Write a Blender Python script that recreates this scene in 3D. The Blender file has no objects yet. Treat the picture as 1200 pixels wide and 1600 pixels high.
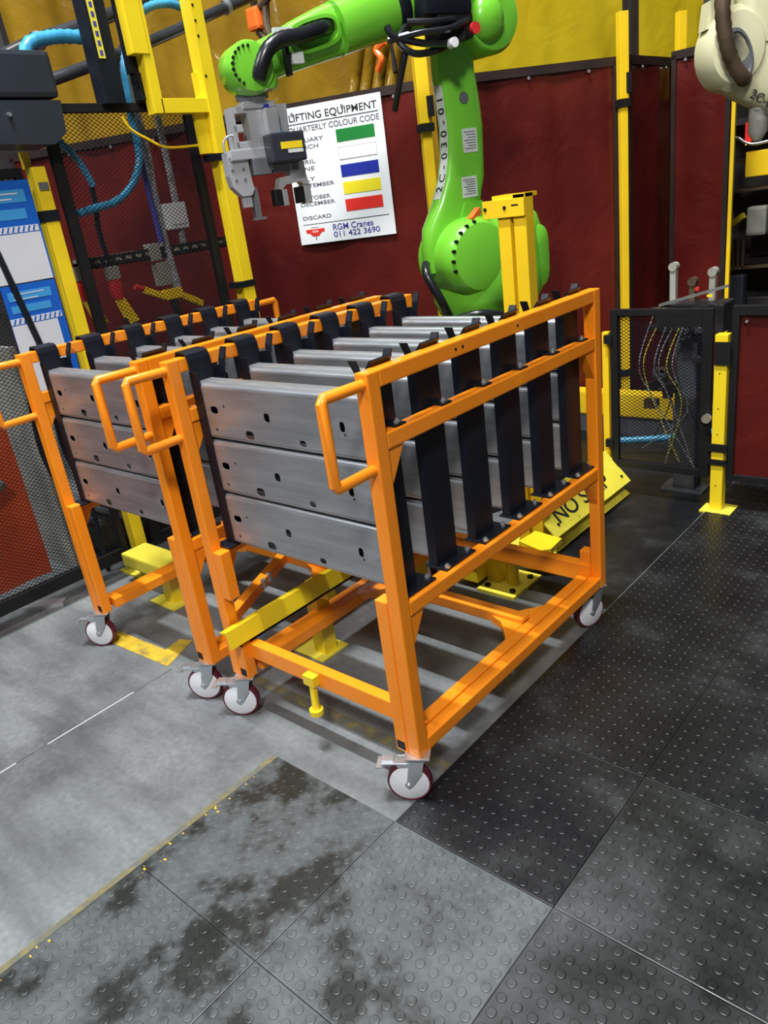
import bpy, bmesh, math, random
from mathutils import Vector, Matrix
random.seed(7)
S = bpy.context.scene
COL = S.collection
# ------------------------------------------------------------------ camera, world, lights, exposure
cam_data = bpy.data.cameras.new('camera'); cam = bpy.data.objects.new('camera', cam_data); COL.objects.link(cam)
S.camera = cam
cam_data.sensor_fit = 'HORIZONTAL'; cam_data.sensor_width = 36.0
cam_data.lens = 36.0 * 1194.33 / 1200.0
cam_data.clip_start = 0.05; cam_data.clip_end = 60
R3 = Matrix(((0.75178581, -0.1578213, 0.64024256), (0.64673012, 0.36594336, -0.66919773), (-0.12867886, 0.91715751, 0.37717882)))
cam.matrix_world = Matrix.Translation((1.14365, -1.20124, 1.55972)) @ R3.to_4x4()

S.view_settings.view_transform = 'Standard'; S.view_settings.look = 'None'
S.view_settings.gamma = 1.0; S.view_settings.use_curve_mapping = False
S.view_settings.exposure = 0.0
W = bpy.data.worlds.new('hall'); S.world = W; W.use_nodes = True
bgn = W.node_tree.nodes['Background']; bgn.inputs[0].default_value = (0.75, 0.87, 1.0, 1); bgn.inputs[1].default_value = 0.085

def area(name, loc, target, sx, sy, power, color=(1, 1, 1)):
    d = bpy.data.lights.new(name, 'AREA'); d.shape = 'RECTANGLE'; d.size = sx; d.size_y = sy
    d.energy = power; d.color = color
    o = bpy.data.objects.new(name, d); COL.objects.link(o); o.location = loc
    v = Vector(target) - Vector(loc)
    o.rotation_euler = v.to_track_quat('-Z', 'Y').to_euler()
    return o
LA = area('high_bay_and_fill', (-0.5, -0.55, 9.0), (-0.5, -0.54, 0), 2.2, 0.14, 1150, (0.95, 0.98, 1.0))
LB = area('high_bay_and_fill', (3.2, -4.2, 6.5), (-0.4, 0.2, 0.6), 1.0, 1.0, 480, (1.0, 0.97, 0.92))
LC = area('high_bay_and_fill', (-3.4, -3.2, 6.0), (-1.6, 0.8, 0.8), 1.2, 1.2, 170, (0.9, 0.96, 1.0))
LD = area('high_bay_and_fill', (-1.0, 1.2, 7.0), (-1.6, 3.4, 2.2), 1.0, 1.0, 55, (1.0, 0.93, 0.8))  # added fill aimed at the yellow screens, not a known fixture

# ------------------------------------------------------------------ materials
def nt(name):
    m = bpy.data.materials.new(name); m.use_nodes = True
    n = m.node_tree; b = n.nodes['Principled BSDF']
    return m, n, b
def paint(name, col, rough=0.4, metal=0.0, var=0.12, scale=6.0, bump=0.0, bscale=60.0, dirt=None, dirt_amt=0.5, dirt_scale=3.0, coat=0.0, emit=0.0):
    m, n, b = nt(name); N = n.nodes; L = n.links
    tc = N.new('ShaderNodeTexCoord')
    nz = N.new('ShaderNodeTexNoise'); nz.inputs['Scale'].default_value = scale; nz.inputs['Detail'].default_value = 5
    L.new(tc.outputs['Object'], nz.inputs['Vector'])
    cr = N.new('ShaderNodeValToRGB')
    cr.color_ramp.elements[0].position = .3; cr.color_ramp.elements[1].position = .7
    cr.color_ramp.elements[0].color = tuple(c * (1 - var) for c in col) + (1,)
    cr.color_ramp.elements[1].color = tuple(min(1, c * (1 + var)) for c in col) + (1,)
    L.new(nz.outputs['Fac'], cr.inputs['Fac'])
    out = cr.outputs['Color']
    if dirt:
        n2 = N.new('ShaderNodeTexNoise'); n2.inputs['Scale'].default_value = dirt_scale; n2.inputs['Detail'].default_value = 8
        n2.inputs['Roughness'].default_value = .65
        L.new(tc.outputs['Object'], n2.inputs['Vector'])
        r2 = N.new('ShaderNodeValToRGB'); r2.color_ramp.elements[0].position = 1 - dirt_amt - .08; r2.color_ramp.elements[1].position = 1 - dirt_amt + .12
        L.new(n2.outputs['Fac'], r2.inputs['Fac'])
        mx = N.new('ShaderNodeMixRGB'); L.new(r2.outputs['Color'], mx.inputs['Fac']); L.new(out, mx.inputs[1]); mx.inputs[2].default_value = tuple(dirt) + (1,)
        out = mx.outputs['Color']
    L.new(out, b.inputs['Base Color'])
    b.inputs['Roughness'].default_value = rough; b.inputs['Metallic'].default_value = metal
    b.inputs['Coat Weight'].default_value = coat
    if emit:
        b.inputs['Emission Color'].default_value = tuple(col) + (1,); b.inputs['Emission Strength'].default_value = emit
    if bump:
        n3 = N.new('ShaderNodeTexNoise'); n3.inputs['Scale'].default_value = bscale; n3.inputs['Detail'].default_value = 4
        L.new(tc.outputs['Object'], n3.inputs['Vector'])
        bp = N.new('ShaderNodeBump'); bp.inputs['Strength'].default_value = bump; bp.inputs['Distance'].default_value = .01
        L.new(n3.outputs['Fac'], bp.inputs['Height']); L.new(bp.outputs['Normal'], b.inputs['Normal'])
    return m
M = {}
M['orange'] = paint('orange_paint', (1.0, 0.28, 0.01), .34, var=.05, bump=.05, bscale=90, coat=.25)
M['black'] = paint('black_paint', (0.007, 0.009, 0.015), .42, var=.3)
M['black_flat'] = paint('black_flat', (0.006, 0.006, 0.007), .6, var=.3)
M['trim'] = paint('dark_brown_trim', (0.022, 0.012, 0.01), .6, var=.3)
for k_ in ('black', 'black_flat', 'trim', 'grey_box' if 'grey_box' in M else 'black'):
    M[k_].node_tree.nodes['Principled BSDF'].inputs['Specular IOR Level'].default_value = .3
M['yellow'] = paint('yellow_paint', (0.86, 0.56, 0.012), .42, var=.06, dirt=(.35, .2, .02), dirt_amt=.18, dirt_scale=9)
M['yellow_bright'] = paint('bright_yellow_paint', (0.86, 0.63, 0.015), .4, var=.05, coat=.2)
M['yellow_worn'] = paint('worn_yellow_paint', (0.72, 0.62, 0.05), .6, var=.12, dirt=(.14, .12, .05), dirt_amt=.3, dirt_scale=14)
M['green'] = paint('lime_green_paint', (0.17, 0.56, 0.035), .3, var=.04, coat=.5)
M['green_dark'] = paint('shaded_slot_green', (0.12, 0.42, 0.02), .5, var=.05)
M['cream'] = paint('cream_white_paint', (0.62, 0.6, 0.38), .45, var=.08)
M['zinc'] = paint('zinc_plate', (0.62, 0.66, 0.7), .3, metal=.85, var=.1, scale=20)
M['nylon'] = paint('white_nylon', (0.8, 0.82, 0.86), .35, var=.02)
M['maroon'] = paint('maroon_tread', (0.12, 0.012, 0.03), .5, var=.1)
M['alu'] = paint('machined_aluminium', (0.62, 0.63, 0.66), .36, metal=.55, var=.08, scale=18)
M['alu_dark'] = paint('dark_grey_metal', (0.2, 0.21, 0.23), .45, metal=.5, var=.15)
M['rubber_hose'] = paint('black_hose', (0.01, 0.011, 0.014), .28, var=.2)
M['white'] = paint('white_print', (0.78, 0.8, 0.82), .35, var=.02)
M['label'] = paint('white_label', (0.62, 0.68, 0.66), .5, var=.03)
M['ink'] = paint('black_ink', (0.015, 0.015, 0.02), .5, var=.1)
M['ink_grey'] = paint('faded_ink', (0.1, 0.1, 0.13), .5, var=.1)
M['ink_blue'] = paint('blue_ink', (0.05, 0.05, 0.3), .5, var=.1)
M['sw_green'] = paint('swatch_green', (0.01, 0.2, 0.035), .4, var=.03)
M['sw_blue'] = paint('swatch_blue', (0.012, 0.025, 0.3), .4, var=.03)
M['sw_yellow'] = paint('swatch_yellow', (0.8, 0.68, 0.02), .4, var=.03)
M['sw_red'] = paint('swatch_red', (0.7, 0.03, 0.02), .4, var=.03)
M['sw_white'] = paint('swatch_white', (0.82, 0.83, 0.86), .4, var=.02)
M['poster_blue'] = paint('poster_blue', (0.01, 0.11, 0.52), .3, var=.06)
M['poster_sky'] = paint('poster_light_blue', (0.05, 0.3, 0.66), .35, var=.06)
M['paper'] = paint('paper', (0.62, 0.64, 0.7), .55, var=.05, scale=3)
M['blue_hose'] = paint('blue_hose', (0.05, 0.3, 0.52), .3, var=.2, scale=20)
M['red'] = paint('red_plastic', (0.6, 0.03, 0.03), .35, var=.05)
M['orange_plastic'] = paint('orange_plastic', (0.9, 0.16, 0.02), .4)
M['grey_box'] = paint('grey_plastic', (0.02, 0.025, 0.035), .45, var=.15)
M['pale_band'] = paint('pale_braided_sleeve', (0.32, 0.32, 0.35), .4, var=.5, scale=60)
M['pipe'] = paint('dark_pipe', (0.035, 0.037, 0.042), .25, var=.3, coat=.6)
M['machine_dark'] = paint('dark_machine_metal', (0.03, 0.027, 0.03), .45, metal=.3, var=.6, scale=8)
M['machine_brown'] = paint('brown_machine_metal', (0.09, 0.06, 0.035), .5, metal=.3, var=.5, scale=9)
M['machine_grey'] = paint('grey_machine_metal', (0.1, 0.105, 0.12), .5, metal=.3, var=.3, scale=10)
M['wall'] = paint('hall_wall', (0.035, 0.032, 0.03), .7, var=.3, scale=2)
M['floor_yellow'] = paint('floor_marking_yellow', (0.5, 0.33, 0.02), .6, var=.2, scale=20, dirt=(.08, .08, .06), dirt_amt=.42, dirt_scale=12)
M['floor_yellow_worn'] = paint('worn_floor_marking', (0.17, 0.14, 0.045), .7, var=.3, scale=25, dirt=(.1, .1, .085), dirt_amt=.55, dirt_scale=28)
M['lamp_orange'] = paint('small_indicator_lamp', (1.0, 0.35, 0.05), .4, emit=4.0)
M['pale_block'] = paint('pale_block', (0.3, 0.29, 0.25), .5, var=.3)

def curtain_mat(name, c1, c2, rough, tone_scale=1.5, trans=.25):
    m, n, b = nt(name); N = n.nodes; L = n.links
    tc = N.new('ShaderNodeTexCoord')
    nz = N.new('ShaderNodeTexNoise'); nz.inputs['Scale'].default_value = tone_scale; nz.inputs['Detail'].default_value = 4  # noise scale of the sheet's random colour tone
    L.new(tc.outputs['Object'], nz.inputs['Vector'])
    cr = N.new('ShaderNodeValToRGB'); cr.color_ramp.elements[0].position = .35; cr.color_ramp.elements[1].position = .7
    cr.color_ramp.elements[0].color = tuple(c1) + (1,); cr.color_ramp.elements[1].color = tuple(c2) + (1,)
    L.new(nz.outputs['Fac'], cr.inputs['Fac'])
    L.new(cr.outputs['Color'], b.inputs['Base Color'])
    b.inputs['Roughness'].default_value = rough
    n3 = N.new('ShaderNodeTexNoise'); n3.inputs['Scale'].default_value = 4; n3.inputs['Detail'].default_value = 3; n3.inputs['Distortion'].default_value = 1.0
    L.new(tc.outputs['Object'], n3.inputs['Vector'])
    bp = N.new('ShaderNodeBump'); bp.inputs['Strength'].default_value = .35; bp.inputs['Distance'].default_value = .03
    L.new(n3.outputs['Fac'], bp.inputs['Height']); L.new(bp.outputs['Normal'], b.inputs['Normal'])
    tr = N.new('ShaderNodeBsdfTranslucent'); L.new(cr.outputs['Color'], tr.inputs['Color'])
    mx = N.new('ShaderNodeMixShader'); mx.inputs[0].default_value = trans
    L.new(b.outputs[0], mx.inputs[1]); L.new(tr.outputs[0], mx.inputs[2])
    L.new(mx.outputs[0], n.nodes['Material Output'].inputs['Surface'])
    return m
M['red_curtain'] = curtain_mat('red_welding_curtain', (0.075, 0.007, 0.007), (0.16, 0.017, 0.011), .3)
M['orange_curtain'] = curtain_mat('orange_red_curtain', (0.62, 0.075, 0.02), (0.78, 0.13, 0.03), .4)
M['yellow_curtain'] = curtain_mat('yellow_curtain', (0.46, 0.33, 0.008), (0.6, 0.45, 0.015), .18)
M['amber_curtain'] = curtain_mat('amber_curtain', (0.22, 0.12, 0.01), (0.42, 0.25, 0.018), .16)

def steel_mat():
    m, n, b = nt('bare_rolled_steel'); N = n.nodes; L = n.links
    tc = N.new('ShaderNodeTexCoord'); mp = N.new('ShaderNodeMapping'); mp.inputs['Scale'].default_value = (1.2, 8, 10)
    L.new(tc.outputs['Object'], mp.inputs['Vector'])
    nz = N.new('ShaderNodeTexNoise'); nz.inputs['Scale'].default_value = 3; nz.inputs['Detail'].default_value = 8; nz.inputs['Roughness'].default_value = .6
    L.new(mp.outputs[0], nz.inputs['Vector'])
    cr = N.new('ShaderNodeValToRGB'); cr.color_ramp.elements[0].position = .25; cr.color_ramp.elements[1].position = .75
    cr.color_ramp.elements[0].color = (0.3, 0.315, 0.335, 1); cr.color_ramp.elements[1].color = (0.5, 0.52, 0.545, 1)
    L.new(nz.outputs['Fac'], cr.inputs['Fac']); L.new(cr.outputs['Color'], b.inputs['Base Color'])
    b.inputs['Metallic'].default_value = .75
    r = N.new('ShaderNodeMapRange'); r.inputs['To Min'].default_value = .3; r.inputs['To Max'].default_value = .44
    L.new(nz.outputs['Fac'], r.inputs['Value']); L.new(r.outputs[0], b.inputs['Roughness'])
    bp = N.new('ShaderNodeBump'); bp.inputs['Strength'].default_value = .08; bp.inputs['Distance'].default_value = .01
    L.new(nz.outputs['Fac'], bp.inputs['Height']); L.new(bp.outputs[0], b.inputs['Normal'])
    return m
M['steel'] = steel_mat()
def ground_mat(name, c_dark, c_mid, c_light, rough_lo, rough_hi, s1=1.3, s2=9., streak=True, bump=.1, lo=.32, mid=.48, hi=.68):
    m, n, b = nt(name); N = n.nodes; L = n.links
    geo = N.new('ShaderNodeNewGeometry')
    nz = N.new('ShaderNodeTexNoise'); nz.inputs['Scale'].default_value = s1; nz.inputs['Detail'].default_value = 9; nz.inputs['Roughness'].default_value = .62
    L.new(geo.outputs['Position'], nz.inputs['Vector'])
    cr = N.new('ShaderNodeValToRGB'); e = cr.color_ramp.elements
    e[0].position = lo; e[0].color = tuple(c_dark) + (1,); e[1].position = hi; e[1].color = tuple(c_light) + (1,)
    k = e.new(mid); k.color = tuple(c_mid) + (1,)
    L.new(nz.outputs['Fac'], cr.inputs['Fac']); out = cr.outputs['Color']
    n2 = N.new('ShaderNodeTexNoise'); n2.inputs['Scale'].default_value = s2 * 6; n2.inputs['Detail'].default_value = 6
    L.new(geo.outputs['Position'], n2.inputs['Vector'])
    mx = N.new('ShaderNodeMixRGB'); mx.blend_type = 'OVERLAY'; mx.inputs[0].default_value = .35
    L.new(out, mx.inputs[1]); L.new(n2.outputs['Fac'], mx.inputs[2]); out = mx.outputs[0]
    if streak:
        mp = N.new('ShaderNodeMapping'); mp.inputs['Scale'].default_value = (.9, 5.5, 1); mp.inputs['Rotation'].default_value = (0, 0, .12)
        L.new(geo.outputs['Position'], mp.inputs['Vector'])
        n4 = N.new('ShaderNodeTexNoise'); n4.inputs['Scale'].default_value = 1.4; n4.inputs['Detail'].default_value = 5
        L.new(mp.outputs[0], n4.inputs['Vector'])
        r4 = N.new('ShaderNodeMapRange'); r4.inputs['From Min'].default_value = .42; r4.inputs['From Max'].default_value = .66; r4.inputs['To Max'].default_value = .6
        L.new(n4.outputs['Fac'], r4.inputs['Value'])
        m2 = N.new('ShaderNodeMixRGB'); L.new(r4.outputs[0], m2.inputs[0]); L.new(out, m2.inputs[1]); m2.inputs[2].default_value = tuple(c * .9 for c in c_dark) + (1,)
        out = m2.outputs[0]
    L.new(out, b.inputs['Base Color'])
    rr = N.new('ShaderNodeMapRange'); rr.inputs['From Min'].default_value = .3; rr.inputs['From Max'].default_value = .7
    rr.inputs['To Min'].default_value = rough_lo; rr.inputs['To Max'].default_value = rough_hi
    L.new(nz.outputs['Fac'], rr.inputs['Value']); L.new(rr.outputs[0], b.inputs['Roughness'])
    bp = N.new('ShaderNodeBump'); bp.inputs['Strength'].default_value = bump; bp.inputs['Distance'].default_value = .004
    L.new(n2.outputs['Fac'], bp.inputs['Height']); L.new(bp.outputs[0], b.inputs['Normal'])
    return m
M['concrete'] = ground_mat('worn_concrete', (0.06, 0.065, 0.068), (0.155, 0.166, 0.17), (0.21, 0.225, 0.23), .36, .58, s1=1.1)
M['mat_dusty'] = ground_mat('dusty_rubber_mat', (0.016, 0.018, 0.016), (0.062, 0.07, 0.072), (0.1, 0.112, 0.115), .28, .6, s1=3.4, streak=False, lo=.41, mid=.475, hi=.7)
M['mat_dark'] = ground_mat('oily_rubber_mat', (0.005, 0.006, 0.008), (0.010, 0.011, 0.012), (0.05, 0.053, 0.054), .28, .5, s1=2.6, streak=True, lo=.4, mid=.53, hi=.74)
M['mat_mid'] = ground_mat('grey_rubber_mat', (0.008, 0.009, 0.009), (0.018, 0.021, 0.021), (0.06, 0.065, 0.067), .28, .5, s1=2.9, streak=False, lo=.38, mid=.5, hi=.72)

# ------------------------------------------------------------------ mesh helpers
class MB:
    def __init__(s): s.bm = bmesh.new()
    def box(s, x0, x1, y0, y1, z0, z1, bevel=0.0):
        vs = [s.bm.verts.new((x, y, z)) for x in (min(x0, x1), max(x0, x1)) for y in (min(y0, y1), max(y0, y1)) for z in (min(z0, z1), max(z0, z1))]
        fs = []
        for f in ((0, 1, 3, 2), (4, 6, 7, 5), (0, 4, 5, 1), (2, 3, 7, 6), (0, 2, 6, 4), (1, 5, 7, 3)):
            fs.append(s.bm.faces.new([vs[i] for i in f]))
        if bevel:
            es = list({e for f in fs for e in f.edges})
            bmesh.ops.bevel(s.bm, geom=es, offset=bevel, segments=2, affect='EDGES', profile=.6)
        return s
    def rings(s, rings, cap=True, close=False):
        vr = [[s.bm.verts.new(p) for p in r] for r in rings]; n = len(vr[0])
        m = len(vr)
        for i in range(m if close else m - 1):
            a, b = vr[i], vr[(i + 1) % m]
            for k in range(n):
                s.bm.faces.new((a[k], a[(k + 1) % n], b[(k + 1) % n], b[k]))
        if cap and not close:
            s.bm.faces.new(list(reversed(vr[0]))); s.bm.faces.new(vr[-1])
        return s
    def bar(s, p0, p1, w, h=None, up=(0, 0, 1)):
        h = h or w
        p0 = Vector(p0); p1 = Vector(p1); d = (p1 - p0).normalized(); u = Vector(up)
        if abs(d.dot(u)) > .95: u = Vector((0, 1, 0))
        sx = d.cross(u).normalized(); sy = sx.cross(d).normalized()
        def rg(p): return [p + sx * a * w / 2 + sy * b * h / 2 for a, b in ((-1, -1), (1, -1), (1, 1), (-1, 1))]
        return s.rings([rg(p0), rg(p1)])
    def cyl(s, p0, p1, r, r1=None, n=20):
        r1 = r if r1 is None else r1
        p0 = Vector(p0); p1 = Vector(p1); d = (p1 - p0).normalized(); u = Vector((0, 0, 1)) if abs(d.z) < .9 else Vector((1, 0, 0))
        sx = d.cross(u).normalized(); sy = sx.cross(d).normalized()
        def rg(p, q): return [p + sx * math.cos(a) * q + sy * math.sin(a) * q for a in [2 * math.pi * k / n for k in range(n)]]
        return s.rings([rg(p0, r), rg(p1, r1)])
    def tube(s, pts, r, n=10, smooth=True, beads=0.0):
        P = [Vector(p) for p in pts]
        if smooth and len(P) > 2:
            Q = []
            for i in range(len(P) - 1):
                a, b, c, d = P[max(0, i - 1)], P[i], P[i + 1], P[min(len(P) - 1, i + 2)]
                for k in range(6):
                    t = k / 6
                    Q.append(.5 * ((2 * b) + (c - a) * t + (2 * a - 5 * b + 4 * c - d) * t * t + (3 * b - a - 3 * c + d) * t ** 3))
            Q.append(P[-1]); P = Q
        rings = []; prev = None
        for i, p in enumerate(P):
            d = (P[min(len(P) - 1, i + 1)] - P[max(0, i - 1)]).normalized()
            u = prev if prev else (Vector((0, 0, 1)) if abs(d.z) < .9 else Vector((1, 0, 0)))
            sx = d.cross(u).normalized(); sy = sx.cross(d).normalized(); prev = sy
            q = r * (1 + beads * (1 if i % 2 else -1))
            rings.append([p + sx * math.cos(a) * q + sy * math.sin(a) * q for a in [2 * math.pi * k / n for k in range(n)]])
        return s.rings(rings)
    def prism(s, pts, axis, a0, a1):
        # polygon in the plane normal to axis, extruded a0..a1
        def mk(p, a):
            return {'x': (a, p[0], p[1]), 'y': (p[0], a, p[1]), 'z': (p[0], p[1], a)}[axis]
        v0 = [s.bm.verts.new(mk(p, a0)) for p in pts]; v1 = [s.bm.verts.new(mk(p, a1)) for p in pts]
        s.bm.faces.new(v0); s.bm.faces.new(list(reversed(v1)))
        n = len(pts)
        for k in range(n): s.bm.faces.new((v0[k], v0[(k + 1) % n], v1[(k + 1) % n], v1[k]))
        return s
    def mesh(s, name, mat, smooth=False):
        bmesh.ops.recalc_face_normals(s.bm, faces=s.bm.faces)
        me = bpy.data.meshes.new(name); s.bm.to_mesh(me); s.bm.free()
        me.materials.append(M[mat] if isinstance(mat, str) else mat)
        if smooth:
            for p in me.polygons: p.use_smooth = True
            me.set_sharp_from_angle(angle=math.radians(38))
        return me
    def build(s, name, mat, parent=None, smooth=False, **kw):
        return link(name, s.mesh(name, mat, smooth), parent, **kw)
def link(name, me, parent=None, label=None, loc=None, rot=None, kind=None):
    o = bpy.data.objects.new(name, me); COL.objects.link(o)
    if parent: o.parent = parent
    if label: o['label'] = label
    if kind: o['kind'] = kind
    if loc: o.location = loc
    if rot: o.rotation_euler = rot
    return o
def thing(name, label, cat, loc=(0, 0, 0), rz=0, group=None):
    o = bpy.data.objects.new(name, None); COL.objects.link(o); o.empty_display_size = .05
    o.location = loc; o.rotation_euler = (0, 0, rz); o['label'] = label; o['category'] = cat
    if group: o['group'] = group
    return o
def tag(o, label, cat, group=None):
    o['label'] = label; o['category'] = cat
    if group: o['group'] = group
    return o
def struct(o): o['kind'] = 'structure'; return o
def text_mesh(body, size, mat, align='LEFT', extrude=.0006, shear=0, width=1.0, spacing=1.0):
    cu = bpy.data.curves.new('lettering', 'FONT'); cu.body = body; cu.size = size; cu.align_x = align; cu.extrude = extrude
    cu.offset = size * .009; cu.space_character = spacing
    o = bpy.data.objects.new('lettering', cu); COL.objects.link(o)
    bpy.context.view_layer.update()
    me = bpy.data.meshes.new_from_object(o.evaluated_get(bpy.context.evaluated_depsgraph_get()))
    COL.objects.unlink(o); bpy.data.objects.remove(o)
    me.materials.clear(); me.materials.append(M[mat])
    if width != 1.0:
        for v in me.vertices: v.co.x *= width
    return me

# ------------------------------------------------------------------ floor, mats, walls
b = MB(); b.box(-9, 5, -5, 9, -.1, 0)
floor = struct(b.build('floor', 'concrete'))
def mat_tile(stud_h, dusty, w=.4785, h=.4985, ph=.006):
    b = MB(); b.box(0, w, 0, h, .0005, ph, bevel=.002)
    n = 13
    for i in range(n):
        for j in range(n):
            cx = (i + .5) * w / n; cy = (j + .5) * h / n
            k = 14
            r0 = [(cx + .0122 * math.cos(2 * math.pi * t / k), cy + .0122 * math.sin(2 * math.pi * t / k), ph - .0003) for t in range(k)]
            r1 = [(cx + .0112 * math.cos(2 * math.pi * t / k), cy + .0112 * math.sin(2 * math.pi * t / k), ph + stud_h * .72) for t in range(k)]
            r2 = [(cx + .0092 * math.cos(2 * math.pi * t / k), cy + .0092 * math.sin(2 * math.pi * t / k), ph + stud_h) for t in range(k)]
            b.rings([r0, r1, r2])
    me = b.mesh('mat_tile', dusty)
    for p in me.polygons: p.use_smooth = p.area < 2e-4
    return me
tile_me = {'dusty': mat_tile(.0016, 'mat_dusty'), 'dark': mat_tile(.0018, 'mat_dark'), 'mid': mat_tile(.002, 'mat_mid'), 'worn': mat_tile(.0006, 'mat_dusty')}
for i in range(5):
    for j in range(9):
        x0 = -.508 + .48 * i; y0 = -1.6 + .5 * j
        if i == 0 and y0 > -.2: continue
        if i == 0: kind = 'worn' if y0 > -.7 else 'dusty'
        elif i == 1: kind = 'dusty' if y0 < -.2 else 'dark'
        elif i == 2: kind = 'mid' if y0 < 0 else 'dark'
        else: kind = 'mid'
        link('mat_tile', tile_me[kind], floor, loc=(x0, y0, 0))
b = MB(); b.prism([(-.62, 1.18), (-.035, 1.18), (-.035, 3.0), (4.5, 3.0), (4.5, 8), (-.9, 8), (-1.2, 4.2), (-1.2, 2.4), (-.62, 1.6)], 'z', .0004, .003); b.build('dark_floor_patch', 'mat_dark', floor, label='dark dirty concrete floor beyond the near cart')  # thin added slab standing in for dark, dirty concrete
for ya, yb_, mm in ((-.49, -.15, 'label'), (-1.6, -.6, 'label'), (-.15, .02, 'machine_grey'), (-.6, -.49, 'machine_grey')):
    b = MB(); b.box(-1.261, -1.2575, ya, yb_, .0002, .0008); b.build('floor_joint', mm, floor)
b = MB(); rc = random.Random(3)
for k in range(26):
    x_ = -.505 + abs(rc.gauss(0, .022)); y_ = rc.uniform(-1.3, -.2); q_ = rc.uniform(.0015, .005)
    b.box(x_ - q_, x_ + q_, y_ - q_ * .6, y_ + q_ * .6, .0062, .0075)
b.build('paint_chips', 'floor_yellow', floor, kind='stuff')
b = MB(); b.box(-.53, -.51, -1.8, -.105, .0003, .0045); b.build('mat_edge_strip', 'floor_yellow_worn', floor, label='grimy yellow edge strip beside the rubber mats')
b = MB(); b.box(-.95, -.035, .125, .165, .0003, .0018); b.build('painted_line', 'floor_yellow_worn', floor)
b = MB(); b.prism([(-1.75, -.005), (-1.29, .02), (-1.36, .19), (-1.42, .17), (-1.405, .088), (-1.73, .072)], 'z', .0003, .0018)
b.build('painted_line', 'floor_yellow', floor)
b = MB(); b.prism([(-2.45, -.19), (-2.2, .06), (-2.24, .1), (-2.5, -.14)], 'z', .0005, .02); b.build('floor_strip', 'alu', floor, label='pale metal strip bolted to the floor by the fence')
b = MB(); b.cyl((-2.37, -.1, .02), (-2.37, -.1, .045), .016); b.build('bolt', 'zinc', floor)

b = MB(); b.box(-9, 5, 8.9, 9, 0, 7); struct(b.build('wall_back', 'wall'))
b = MB(); b.box(-9, -8.9, -5, 9, 0, 7); struct(b.build('wall_left', 'wall'))

# ------------------------------------------------------------------ parts carts
H = 1.212; D = 1.113; WX = .767; T = .04; ZB = .155
def tube(x0, x1, y0, y1, z0, z1, bv=.004):
    b = MB(); b.box(x0, x1, y0, y1, z0, z1, bevel=bv); return b
P0 = .035; PITCH = .184
def pillar_mesh(side):
    # channel open toward the beams; side +1 = web on +x
    b = MB()
    w = .092 if side > 0 else .1; d = .028 if side > 0 else .04; t = .005; z0 = .624; z1 = 1.175 if side > 0 else 1.168
    s = side
    b.box(0, s * -t, 0, w, z0, z1)                       # web
    b.box(-s * t, -s * d, 0, t, z0, z1); b.box(-s * t, -s * d, w - t, w, z0, z1)   # flanges
    if side < 0:
        pr = [(w - t, z1 - .005), (w - .002, z1 + .02), (w + .012, z1 + .052), (w + .016, z1 + .05), (w + .003, z1 + .015), (w, z1 - .005)]
        b.prism(pr, 'x', .02, .045)
        return b.mesh('pillar', 'black')
    # flared web flap above
    prof = [(0, z1), (s * .004, z1 + .025), (s * .02, z1 + .05), (s * .016, z1 + .053), (s * -.002, z1 + .03), (-s * t, z1)]
    b.prism([(p[0], p[1]) for p in prof], 'y', .008, w - .008)
    # flared flange tabs
    for y0, sg in ((0, -1), (w - t, 1)):
        pr = [(y0, z1 - .005), (y0 + sg * .003, z1 + .025), (y0 + sg * .02, z1 + .058), (y0 + sg * .02 + .005, z1 + .058), (y0 + sg * .004 + .005, z1 + .02), (y0 + .005, z1 - .005)]
        b.prism(pr, 'x', -s * (d - .026), -s * (d - .003))
    return b.mesh('pillar', 'black')
pil_me = {1: pillar_mesh(1), -1: pillar_mesh(-1)}
b = MB(); b.box(-.032, .04, 0, .138, 0, .006, bevel=.0015); plate_me = b.mesh('base_plate', 'black')
b = MB(); b.box(-.02, .028, 0, .04, 0, .005, bevel=.0015); clip_me = b.mesh('mounting_clip', 'black')
b = MB(); b.cyl((0, 0, 0), (0, 0, .006), .0085, n=6); b.cyl((0, 0, .006), (0, 0, .011), .0045, n=10); bolt_me = b.mesh('bolt', 'zinc')
# hook cap folded over the left top rail
b = MB()
prof = [(-.006, H - .05), (-.006, H + .012), (-.0, H + .022), (-.012, H + .03), (-.04, H + .036), (-.066, H + .03), (-.072, H + .012), (-.072, H - .01), (-.067, H - .01), (-.067, H + .008), (-.06, H + .024), (-.04, H + .03), (-.014, H + .024), (-.001, H + .012), (-.001, H - .05)]
prof = [(.012, H - .09), (.008, H - .01), (.002, H + .006), (-.008, H + .012), (-.046, H + .014), (-.054, H - .004), (-.05, H - .006), (-.044, H + .009), (-.01, H + .007), (-.002, H + .002), (.003, H - .012), (.006, H - .09)]
b.prism(prof, 'y', 0, .078); cap_me = b.mesh('hook_cap', 'black')

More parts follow.
